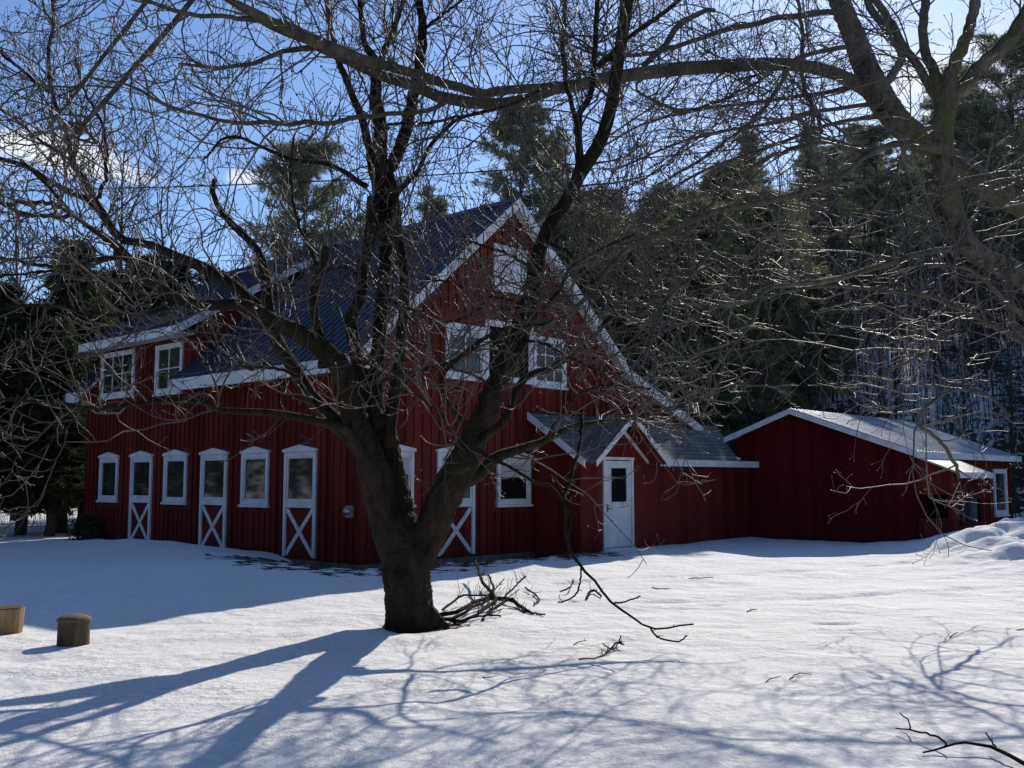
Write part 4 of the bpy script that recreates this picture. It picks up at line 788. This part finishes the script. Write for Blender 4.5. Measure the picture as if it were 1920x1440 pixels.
fallen('fallen_branch', 'heap of broken branches lying on the snow against the foot of the maple', [
    [(815, 1158, 9, .02), (860, 1153, 8, .05), (905, 1138, 7, .08), (950, 1132, 8, .06), (990, 1150, 6, .02), (1000, 1153, 4, .01)],
    [(820, 1164, 8, .03), (870, 1168, 6, .03), (930, 1140, 7, .10), (905, 1120, 6, .2), (890, 1090, 5, .3)],
    [(905, 1165, 7, .01), (925, 1150, 6, .05), (960, 1138, 6, .08), (985, 1150, 4, .02)],
    [(940, 1135, 4, .06), (985, 1102, 3, .16)], [(1000, 1152, 4, .01), (1022, 1156, 3, .02)], [(845, 1165, 7, .02), (885, 1150, 6, .06), (925, 1128, 5, .1), (915, 1105, 3, .2)], [(830, 1150, 5, .04), (870, 1135, 4, .12), (915, 1130, 3, .1), (945, 1108, 2, .16)], [(850, 1170, 5, .01), (900, 1160, 4, .03), (940, 1158, 3, .02)]], 21, dens=6, lmx=.4, up=.25)
fallen('fallen_branch', 'small broken branch lying on the snow between the door and the branch heap', [[(1100, 1125, 5, .02), (1112, 1112, 5, .05), (1128, 1122, 3, .02)], [(985, 1108, 3, .05), (1010, 1125, 3, .02), (1000, 1137, 3, .01)], [(1050, 1115, 3, .04), (1068, 1112, 3, .07), (1075, 1100, 2, .1)]], 31, dens=7, lmx=.25, up=.2)
fallen('fallen_branch', 'thin curved branch with a twiggy tuft lying on the snow below the hanging branch', [[(1085, 1237, 2.5, .005), (1120, 1235, 2.5, .01), (1140, 1226, 3, .02), (1158, 1215, 4, .05), (1170, 1218, 3, .04)], [(1130, 1215, 2, .04), (1150, 1222, 3, .02), (1165, 1210, 2, .08)]], 41, dens=14, lmx=.14, up=.2)
fallen('fallen_branch', 'dark forked branch lying on the snow at the bottom right corner', [[(1960, 1460, 8, .02), (1910, 1440, 7, .04), (1860, 1418, 6, .05), (1830, 1414, 5, .05), (1790, 1413, 4, .05), (1730, 1416, 3, .01)], [(1775, 1413, 4, .05), (1760, 1404, 4, .06), (1710, 1386, 3, .05), (1680, 1376, 2.5, .03)], [(1708, 1386, 3, .05), (1703, 1372, 2.5, .07), (1688, 1362, 2, .08)], [(1868, 1420, 3, .05), (1850, 1405, 2.5, .09)]], 51, dens=1.2, lmx=.12)
spots = [(1222, 1102, 'thin stick on the snow right of the hanging branch tip, below the annex door'), (1290, 1085, 'slanting stick standing in the snow below the annex wall'), (1400, 1148, 'short pale stick in the snow of the open yard'),
         (1435, 1280, 'bent twig poking from the snow in the lower right yard'), (1780, 1197, 'long thin stick on the snow in the right of the yard'), (1905, 1182, 'curled twig on the snow at the right edge'), (665, 1058, 'dark stick by the thawed ground at the barn corner'),
         (1075, 1210, 'small looped twig left of the twiggy tuft on the snow'), (1480, 1275, 'small hooked twig on the snow, in the middle of the lower right yard'), (905, 1270, 'tiny dark twig in the branch shadow below the maple')]
for k, (sx, sy, lb) in enumerate(spots):
    g = np.random.default_rng(500 + k); ln = g.uniform(16, 48); an = g.uniform(-.7, .5)
    fallen('snow_twig', lb, [[(sx, sy, 1.8, .002), (sx + ln * .4, sy + ln * an * g.uniform(0, .5), 1.8, .015), (sx + ln, sy + ln * an * .4, 1.2, .05 * g.random())]], 600 + k, group='twigs scattered on the snow', dens=3, lmx=.12, cat='twig')

def log_round(px, py, r, h, lab, cap=True, seed=0):
    g = np.random.default_rng(seed); p = gpt(px, py); e = empty('log_round', (p[0], p[1] + r * .8, p[2] - .05), g.uniform(0, 6), label=lab, cat='log', group='cut log rounds standing in the snow')
    n = 48; a = np.linspace(0, 2 * np.pi, n, endpoint=False); prof = 1 + .03 * np.sin(a * 3 + seed) + .02 * np.sin(a * 7) + g.normal(size=n) * .012
    G = Geo(); zs = np.linspace(0, h + .05, 9); rings = []
    for z in zs:
        k = (1 + .10 * (z / h) if not cap else 1 - .02 * (z / h)); rings.append(np.stack([np.cos(a) * r * prof * k, np.sin(a) * r * prof * k, np.full(n, z)], 1))
    V_ = np.concatenate(rings); i_ = np.arange(8)[:, None] * n; j_ = np.arange(n)[None]; G.quads(V_, np.stack(np.broadcast_arrays(i_ + j_, i_ + (j_ + 1) % n, i_ + n + (j_ + 1) % n, i_ + n + j_), -1))
    link('bark', G.mesh('bark'), mat('log_bark' + str(seed), (.14, .10, .06), .9, .2, .012, 30, vary=((.055, .038, .024), (.14, .10, .06)) if cap else ((.16, .10, .05), (.40, .27, .15)), vscale=12, sy=(1, 1, .2)), e)
    G = Geo(); kk = 1.06 if cap else .98 * 1.1; zt = h + .05
    rr = [(kk, -.012), (kk * .99, .008), (kk * .8, .028 if cap else .002), (kk * .5, .042 if cap else .003), (kk * .2, .046 if cap else .001), (.01, .047 if cap else .0)]
    V_ = np.concatenate([np.stack([np.cos(a) * r * prof * q, np.sin(a) * r * prof * q, np.full(n, zt + z)], 1) for q, z in rr]); i_ = np.arange(len(rr) - 1)[:, None] * n
    G.quads(V_, np.stack(np.broadcast_arrays(i_ + j_, i_ + (j_ + 1) % n, i_ + n + (j_ + 1) % n, i_ + n + j_), -1))
    link('top', G.mesh('top'), mat('log_top' + str(seed), (.3, .24, .14), .85, .2, .006, 25, vary=((.09, .075, .045), (.20, .165, .10)) if cap else ((.05, .04, .03), (.12, .09, .06)), vscale=9), e)
log_round(127, 1212, .138, .222, 'upright log round with a domed weathered top, the one wholly in view', True, 3)
log_round(-2, 1189, .15, .235, 'paler upright log round cut off by the left edge', False, 5)

# shrub against the far end of the long wall
def shrub(name, loc, h, w_, n, m_, lab, cat, seed, group=None, leaf=.05):
    g = np.random.default_rng(seed); e = empty(name, loc, 0, label=lab, cat=cat, group=group); G = Geo(); st = Geo()
    base = np.zeros((26, 1, 3)); dirs = unit(np.c_[g.normal(size=(26, 2)) * .5, np.ones(26)]); P_ = dirs[:, None] * np.linspace(0, h * .8, 6)[None, :, None] + g.normal(size=(26, 6, 3)) * .02
    tubes(st, P_, np.full((26, 6), .006), 4); link('stem', st.mesh('stem'), M['farbark'], e)
    C_ = np.c_[g.normal(size=(n, 2)) * w_ * .36, g.uniform(0, 1, n) * h]; C_[:, :2] *= (1 - .5 * (C_[:, 2:3] / h) ** 2)
    d1 = unit(g.normal(size=(n, 3))) * leaf; d2 = unit(np.cross(d1, g.normal(size=(n, 3)))) * leaf * .45
    G.tris(np.stack([C_ - d2, C_ + d2, C_ + d1 * 1.6], 1), np.arange(n * 3)); link('foliage', G.mesh('foliage', False), m_, e); return e
p = bl(-.42, 10.2); shrub('dark_shrub', (p[0], p[1], float(height(p[0], p[1])) - .02), .62, .55, 2600, M['cedar'], 'small dark evergreen shrub against the far end of the long barn wall', 'shrub', 4)
# dry weeds beyond the left end
G = Geo(); g = np.random.default_rng(77); n = 1500
xx = g.uniform(-26, -13.2, n); yy = g.uniform(30, 46, n); bz = height(xx, yy); hgt = g.uniform(.12, .45, n); P0 = np.stack([xx, yy, bz], 1); P1 = P0 + np.c_[g.normal(size=(n, 2)) * .08, hgt]
tubes(G, np.stack([P0, (P0 + P1) / 2 + g.normal(size=(n, 3)) * .02, P1], 1), np.tile([.008, .006, .003], (n, 1)), 3); tag(link('dry_weeds', G.mesh('dry_weeds'), M['drygrass']), 'tan dead weeds poking through the snow beyond the left end of the barn', 'weeds', kind='stuff')

# overhead wire
wp = [U(-500, 352, 19), U(0, 358, 18.5), U(210, 353, 18), U(400, 348, 17.6), U(700, 335, 17), U(942, 319, 16.6), U(1200, 297, 16), U(1454, 271, 15.4), U(1920, 205, 14.5), U(2400, 120, 13.8)]
q = resample(np.c_[np.array(wp), np.full(len(wp), .011)], 60); G = Geo(); tubes(G, q[None, :, :3], q[None, :, 3], 6); tag(link('overhead_wire', G.mesh('overhead_wire'), M['cable']), 'black overhead wire crossing the sky behind the maple branches', 'wire')

# dark woods on the far side of the yard, behind the viewpoint: the window glass mirrors them
G = Geo(); gg = np.random.default_rng(66); n = 46; B0 = np.stack([gg.uniform(-46, 26, n), gg.uniform(-30, -12, n), np.zeros(n)], 1)
B0 = np.concatenate([B0, np.stack([gg.uniform(-48, -30, 60), gg.uniform(-12, 44, 60), np.zeros(60)], 1)]); n = len(B0); hh = gg.uniform(9, 17, n)
tubes(G, B0[:, None] + np.array([0, 0, 1.]) * (hh[:, None] * np.linspace(-.02, 1, 6)[None])[:, :, None], np.linspace(.2, .02, 6)[None].repeat(n, 0), 5)
m_ = 900; lev = gg.random((n, m_)) ** .8; rad = (1 - lev) * 2.6 * np.sqrt(gg.random((n, m_))) + .1; az = gg.uniform(0, 6.28, (n, m_))
C_ = np.stack([B0[:, 0:1] + rad * np.cos(az), B0[:, 1:2] + rad * np.sin(az), hh[:, None] * (.04 + .96 * lev)], -1).reshape(-1, 3)
d1 = unit(gg.normal(size=C_.shape)) * .42; d2 = unit(np.cross(d1, gg.normal(size=C_.shape))) * .17; G.tris(np.stack([C_ - d2, C_ + d2, C_ + d1], 1), np.arange(len(C_) * 3))
tag(link('woods', G.mesh('woods', False), M['cedar']), 'dark evergreen woods mirrored in the barn windows', 'woods', kind='stuff')

# ---------------------------------------------------------------- background trees
def conifer(name, h, w_, n_lv, per, needles, m_, droop, seed, taper=1.0, top=.12, bare=.1, clump=.16, lsz=.10, wid=.11, lab=None, cat='tree', sag=0.0):
    g = np.random.default_rng(seed); e = empty(name, (0, 0, 0), 0, label=lab, cat=cat)
    G = Geo(); zz = np.linspace(0, h, 14); P_ = np.c_[g.normal(size=14) * .05, g.normal(size=14) * .05, zz]; tubes(G, P_[None], (np.linspace(.20, .02, 14) * h / 12)[None], 8); link('trunk', G.mesh('trunk'), M['farbark'], e)
    B = n_lv * per; lev = g.uniform(bare, .985, B) ** .9; z0 = lev * h; az = g.uniform(0, 2 * np.pi, B)
    prof = ((1 - lev) ** taper * (1 - top) + top) * np.minimum(1, .45 + (lev - bare) * 3.2); ln = w_ * prof * g.uniform(.55, 1.12, B)
    s = np.linspace(0, 1, 7)[None]; r_ = ln[:, None] * s; zc = z0[:, None] - droop * r_ + sag * r_ * s
    P_ = np.stack([np.cos(az)[:, None] * r_, np.sin(az)[:, None] * r_, zc], -1) + g.normal(size=(B, 7, 3)) * .04
    G = Geo(); tubes(G, P_, np.linspace(.028, .008, 7)[None].repeat(B, 0), 3); br_o = G
    K = needles // 12; k = g.integers(0, B, K); f = (.12 + .88 * g.random(K) ** .6) * 5.99; i_ = f.astype(int); w0 = (f - i_)[:, None]
    C_ = P_[k, i_] * (1 - w0) + P_[k, i_ + 1] * w0 + g.normal(size=(K, 3)) * np.array([clump, clump, clump * .45])
    out = unit(np.c_[np.cos(az[k]), np.sin(az[k]), g.uniform(-.1, .6, K)]); C_ = np.repeat(C_, 12, 0); out = np.repeat(out, 12, 0); needles = len(C_)
    C_ = C_ + g.normal(size=(needles, 3)) * lsz * .22; d1 = unit(out * .9 + g.normal(size=(needles, 3)) * .62) * lsz * g.uniform(.7, 1.5, (needles, 1)); d2 = unit(np.cross(d1, g.normal(size=(needles, 3)))) * lsz * wid
    F = Geo(); F.tris(np.stack([C_ - d2, C_ + d2, C_ + d1 * 1.5], 1), np.arange(needles * 3))
    link('branches', br_o.mesh('branches'), M['farbark'], e)
    link('crown', F.mesh('crown', False), m_, e); return e
proto_cedar = conifer('cedar_tree', 9.0, 1.9, 44, 8, 30000, M['cedar'], .12, 1, taper=.75, top=.10, bare=.10, clump=.13, lsz=.13, wid=.16)
proto_pine = conifer('pine_tree', 16.0, 4.3, 24, 6, 52000, M['pine'], -.12, 2, taper=.5, top=.13, bare=.14, clump=.20, lsz=.20, sag=.22)
proto_pine2 = conifer('pine_tree', 17.0, 3.8, 26, 6, 50000, M['pine'], -.05, 3, taper=.62, top=.10, bare=.12, clump=.20, lsz=.20, sag=.15)
proto_olive = conifer('hemlock_tree', 13.0, 3.9, 48, 8, 84000, M['spruce'], .12, 4, taper=.5, top=.10, bare=.04, clump=.22, lsz=.17, wid=.13)
used = set()
def put(proto, x, y, s, lab, group, rz=None, sz=None):
    o = proto if id(proto) not in used else copy_tree(proto)
    used.add(id(proto)); o.location = (x, y, float(height(x, y, False)) - .1); o.rotation_euler = (0, 0, rz if rz is not None else random.uniform(0, 6)); o.scale = (s, s, s * (sz or 1))
    tag(o, lab, 'tree', group); return o
def putpx(proto, px, ytop, d, lab, group, hproto, wsc=1.0):
    """stand a tree so that its top reaches the given height in the picture"""
    v = U(px, ytop, d); x, y = v[0], v[1]; z0 = float(height(x, y, False)); s = (v[2] - z0) / hproto
    o = put(proto, x, y, s, lab, group); o.scale = (s * wsc, s * wsc, s); return o
cg = 'cedars standing beyond the left end of the barn'
ced = [(140, 440, 30, 'tallest dark cedar left of the barn, its tip above the dormer', 1.2), (60, 560, 28.5, 'dense dark cedar at the left, in front of the tallest one', 1.5), (-20, 600, 28, 'dark cedar cut by the left edge of the picture', 1.6), (110, 590, 27.5, 'dark low cedar whose skirt touches the far corner of the barn', 1.5),
       (215, 500, 34, 'slim cedar rising just right of the tallest cedar', 1.3), (285, 470, 36, 'loose cedar behind the barn dormer, left of the sky gap', 1.4), (335, 480, 37, 'pale speckled cedar over the dormer roof', 1.3), (395, 488, 40, 'rightmost cedar of the row, beside the bare sky above the ridge', 1.0), (250, 540, 33, 'short cedar filling the row behind the far dormer window', 1.3), (10, 520, 33, 'slender cedar tip at the far left behind the dense ones', 1.2), (170, 520, 31, 'cedar tucked against the right side of the tallest cedar', 1.3), (-110, 540, 27, 'cedar just outside the left edge, its sprays reaching in', 1.6)]
for px, yt, d, lb, ws in ced: putpx(proto_cedar, px, yt, d, lb, cg, 9.0, ws)
pgp = 'pines rising behind the barn roof'
for px, yt, d, lb, pr, hh, ws in [(575, 268, 46, 'open pine over the ridge left of the main maple stems', proto_pine, 16, 1.0), (810, 352, 50, 'small pine tip between maple stems and the barn peak', proto_pine2, 17, .9), (978, 200, 52, 'tallest pine right above the barn peak', proto_pine, 16, .85), (1035, 240, 56, 'pine leaning out behind the tallest one, on its right', proto_pine2, 17, .8),
        (1120, 350, 50, 'pine behind the upper right roof slope', proto_pine, 16, 1.1), (1400, 235, 60, 'slim pine standing on the skyline of the wooded hill', proto_pine2, 17, .9), (1640, 240, 55, 'broad pine behind the mossy limb at the right', proto_pine, 16, 1.2), (1790, 120, 58, 'tall pine filling the sky between the right forked stems', proto_pine2, 17, 1.3), (1890, 60, 50, 'pine at the right edge behind the overhanging maple', proto_pine, 16, 1.2),
        (700, 420, 58, 'low pine just showing over the ridge between the maple stems', proto_pine2, 17, .9), (1260, 380, 64, 'pine on the hill left of the olive hemlocks', proto_pine, 16, 1.1), (1520, 300, 66, 'far pine on the hill between bare crowns', proto_pine2, 17, 1.2)]:
    putpx(pr, px, yt, d, lb, pgp, hh, ws)
for px, yt, d, lb in [(1310, 372, 40, 'broad olive green hemlock behind the right roof slope'), (1420, 350, 42, 'olive green hemlock with a dark trunk gap, right of the broad one'), (1180, 425, 39, 'olive hemlock close behind the barn peak'), (1500, 440, 46, 'dull olive hemlock low on the wooded hill'), (1080, 380, 41, 'olive hemlock half hidden by the right maple leader'), (1365, 300, 52, 'olive hemlock tallest of its clump, far behind the entry annex'), (1460, 360, 50, 'olive hemlock right of the tallest, above the low wing left eave'), (1250, 345, 49, 'olive hemlock rising between the two nearest ones right of the gable')]:
    putpx(proto_olive, px, yt, d, lb, 'olive hemlocks behind the barn', 13.0, 1.15)

def bare_proto(seed, h=11.0):
    e = empty('bare_tree', (0, 0, 0), 0); g = np.random.default_rng(seed)
    n = 12; P_ = np.c_[np.cumsum(g.normal(size=n) * .07), np.cumsum(g.normal(size=n) * .07), np.linspace(-.4, h, n)]; R_ = np.linspace(.13, .02, n)
    G = Geo(); tubes(G, P_[None], R_[None], 7); link('trunk', G.mesh('trunk'), M['farbark'], e)
    a, ar = grow(P_[None], R_[None], 3.6, 1.6, 4.6, 7, .045, .012, ang=(25, 60), s0=.28, up=.10, wig=.15, seed=seed + 1)
    b, br = grow(a, ar, 2.3, .5, 1.6, 5, .018, .008, ang=(25, 60), up=.1, wig=.18, seed=seed + 2)
    c, cr = grow(b, br, 2.0, .3, .9, 4, .009, .006, ang=(25, 60), up=.1, wig=.18, seed=seed + 3)
    G = Geo(); tubes(G, a, ar, 4); tubes(G, b, br, 3); tubes(G, c, cr, 3); link('crown', G.mesh('crown'), M['farbark'], e); print('bare', len(a), len(b), len(c)); return e
BP = [bare_proto(900 + 10 * k, h) for k, h in enumerate((11, 12.5, 10, 13))]
g = np.random.default_rng(42); pts = []
def clash(x, y, dm):
    u = (x - AX) * gv[0] + (y - AY) * gv[1]; t = (x - AX) * lv[0] + (y - AY) * lv[1]
    if -3 < u < 12.5 and -3 < t < 13.5: return True
    if 10 < u < 20 and -8 < t < 1.0: return True
    return any((x - a_) ** 2 + (y - b_) ** 2 < dm * dm for a_, b_ in pts)
tries = 0
while len(pts) < 285 and tries < 20000:
    tries += 1
    yy_ = 27 + 68 * g.random() ** 1.15; xx_ = g.uniform(-.04, .66) * yy_ + (2 if yy_ < 40 else 0)
    if yy_ < 35 and xx_ < 15: continue
    if clash(xx_, yy_, 1.15): continue
    pts.append((xx_, yy_))
for k, (x, y) in enumerate(pts):
    s = g.uniform(.75, 1.3)
    z0 = float(height(x, y, False)); hh = (11, 12.5, 10, 13)[k % 4]
    for _ in range(12):                                             # keep the sun on the yard: the tip's shadow must fall short of it
        zt = z0 + hh * s * 1.15; xt, yt_ = x - .59 * zt, y - 1.495 * zt
        if yt_ < 25.5 and -8 < xt < 13: s *= .88
        py_t = 899 - (zt - 1.5) / y * FPX; lim = (360 if 1120 < 960 + FPX * x / y < 1400 else 350 if 960 + FPX * x / y < 1520 and 960 + FPX * x / y > 1400 else 230 if 960 + FPX * x / y > 1500 else 420) + (k * 37 % 90)
        if py_t < lim: s *= .9
    if s < .3: continue
    px_ = 960 + FPX * x / y
    zone = 'behind the right roof slope of the barn' if px_ < 1300 else 'above the entry annex roof' if px_ < 1450 else 'above the ridge of the low wing' if px_ < 1600 else 'above the low wing roof middle' if px_ < 1750 else 'above the far end of the low wing' if px_ < 1900 else 'at the right edge'
    tier = 'low on the hill' if y < 42 else 'partway up the hill' if y < 60 else 'high on the hill'
    put(BP[k % 4], x, y, s, ('slim' if s < .8 else 'tall') + ' bare tree ' + tier + ' ' + zone, 'bare trees of the hillside wood', sz=g.uniform(.9, 1.2))
LBL8 = {60: 'bare tree rising over the dark cedars near the left edge', 215: 'bare tree behind the tallest cedar tip under the left cloud', 320: 'bare tree rising behind the dormer roof', -40: 'bare tree cut by the left edge above the cedars', 440: 'bare low tree by the ridge, at the bare sky gap', 650: 'bare tree behind the ridge left of the maple stems', 1000: 'bare tree behind the barn peak beside the tallest pine', 870: 'bare tree behind the ridge just left of the barn peak'}
for px, yt, d in [(60, 330, 38), (215, 330, 42), (320, 300, 44), (-40, 350, 40), (440, 420, 48), (650, 300, 47), (1000, 340, 44), (870, 330, 60)]:
    v = U(px, yt, d); x, y = v[0], v[1]; s = (v[2] - float(height(x, y, False))) / 12.0
    put(BP[(int(px) + 80) % 4], x, y, s, LBL8[px], 'bare trees behind the barn')
# dark pines on the upper slope
pk = 0; pls = []
gg = np.random.default_rng(91)
for _ in range(4000):
    if pk >= 46: break
    y = gg.uniform(76, 122); x = gg.uniform(.06, .6) * y; s = gg.uniform(.55, 1.25); z0 = float(height(x, y, False)); zt = z0 + 16.5 * s; xt, yt_ = x - .59 * zt, y - 1.495 * zt
    if (yt_ < 25.5 and -8 < xt < 13) or 899 - (zt - 1.5) / y * FPX < (200 if x / y > .3 else 340) or any((x - a_) ** 2 + (y - b_) ** 2 < 10 for a_, b_ in pls): continue
    pls.append((x, y)); put((proto_pine, proto_pine2)[pk % 2], x, y, s, ('dark pine high on the wooded hill ' + ('far right' if x / y > .5 else 'above the low wing end' if x / y > .38 else 'above the low wing ridge' if x / y > .26 else 'above the entry annex' if x / y > .17 else 'over the right barn roof slope') + (', upper row' if y > 105 else ', middle row' if y > 90 else ', lower row')), 'dark pines on the upper hillside'); pk += 1
# thicket of saplings on the slope: nobody could count it
gg = np.random.default_rng(17); n = 6400
ty = 28 + 62 * gg.random(n) ** 1.2; tx_ = gg.uniform(-.02, .66, n) * ty + 1.0
u_a = (tx_ - AX) * gv[0] + (ty - AY) * gv[1]; t_a = (tx_ - AX) * lv[0] + (ty - AY) * lv[1]
ok = ~(((u_a > -3) & (u_a < 12.5) & (t_a > -3) & (t_a < 13.5)) | ((u_a > 10) & (u_a < 20.5) & (t_a > -8.5) & (t_a < 1.2))); ok &= ~((ty < 36) & (tx_ < 13)); tx_, ty = tx_[ok], ty[ok]; n = len(tx_)
hb = height(tx_, ty, False); hg = gg.uniform(1.5, 5.5, n) * np.where(ty < 42, .55, 1.0); B0 = np.stack([tx_, ty, hb - .1], 1); ln = np.c_[gg.normal(size=(n, 2)) * .08, np.ones(n)]; sP = B0[:, None] + (ln * hg[:, None])[:, None] * np.linspace(0, 1, 5)[None, :, None] + gg.normal(size=(n, 5, 3)) * .05
sR = np.linspace(1, .35, 5)[None] * gg.uniform(.012, .03, n)[:, None]
G = Geo(); tubes(G, sP, sR, 3); aa, ar = grow(sP, sR, 2.0, .4, 1.4, 4, .012, .007, ang=(25, 60), seed=18, s0=.3, up=.1, wig=.15); tubes(G, aa, ar, 3)
tag(link('undergrowth', G.mesh('undergrowth'), M['farbark']), 'thicket of thin bare saplings between the trunks on the snowy hill', 'undergrowth', kind='stuff')
print('objects', len(bpy.data.objects))
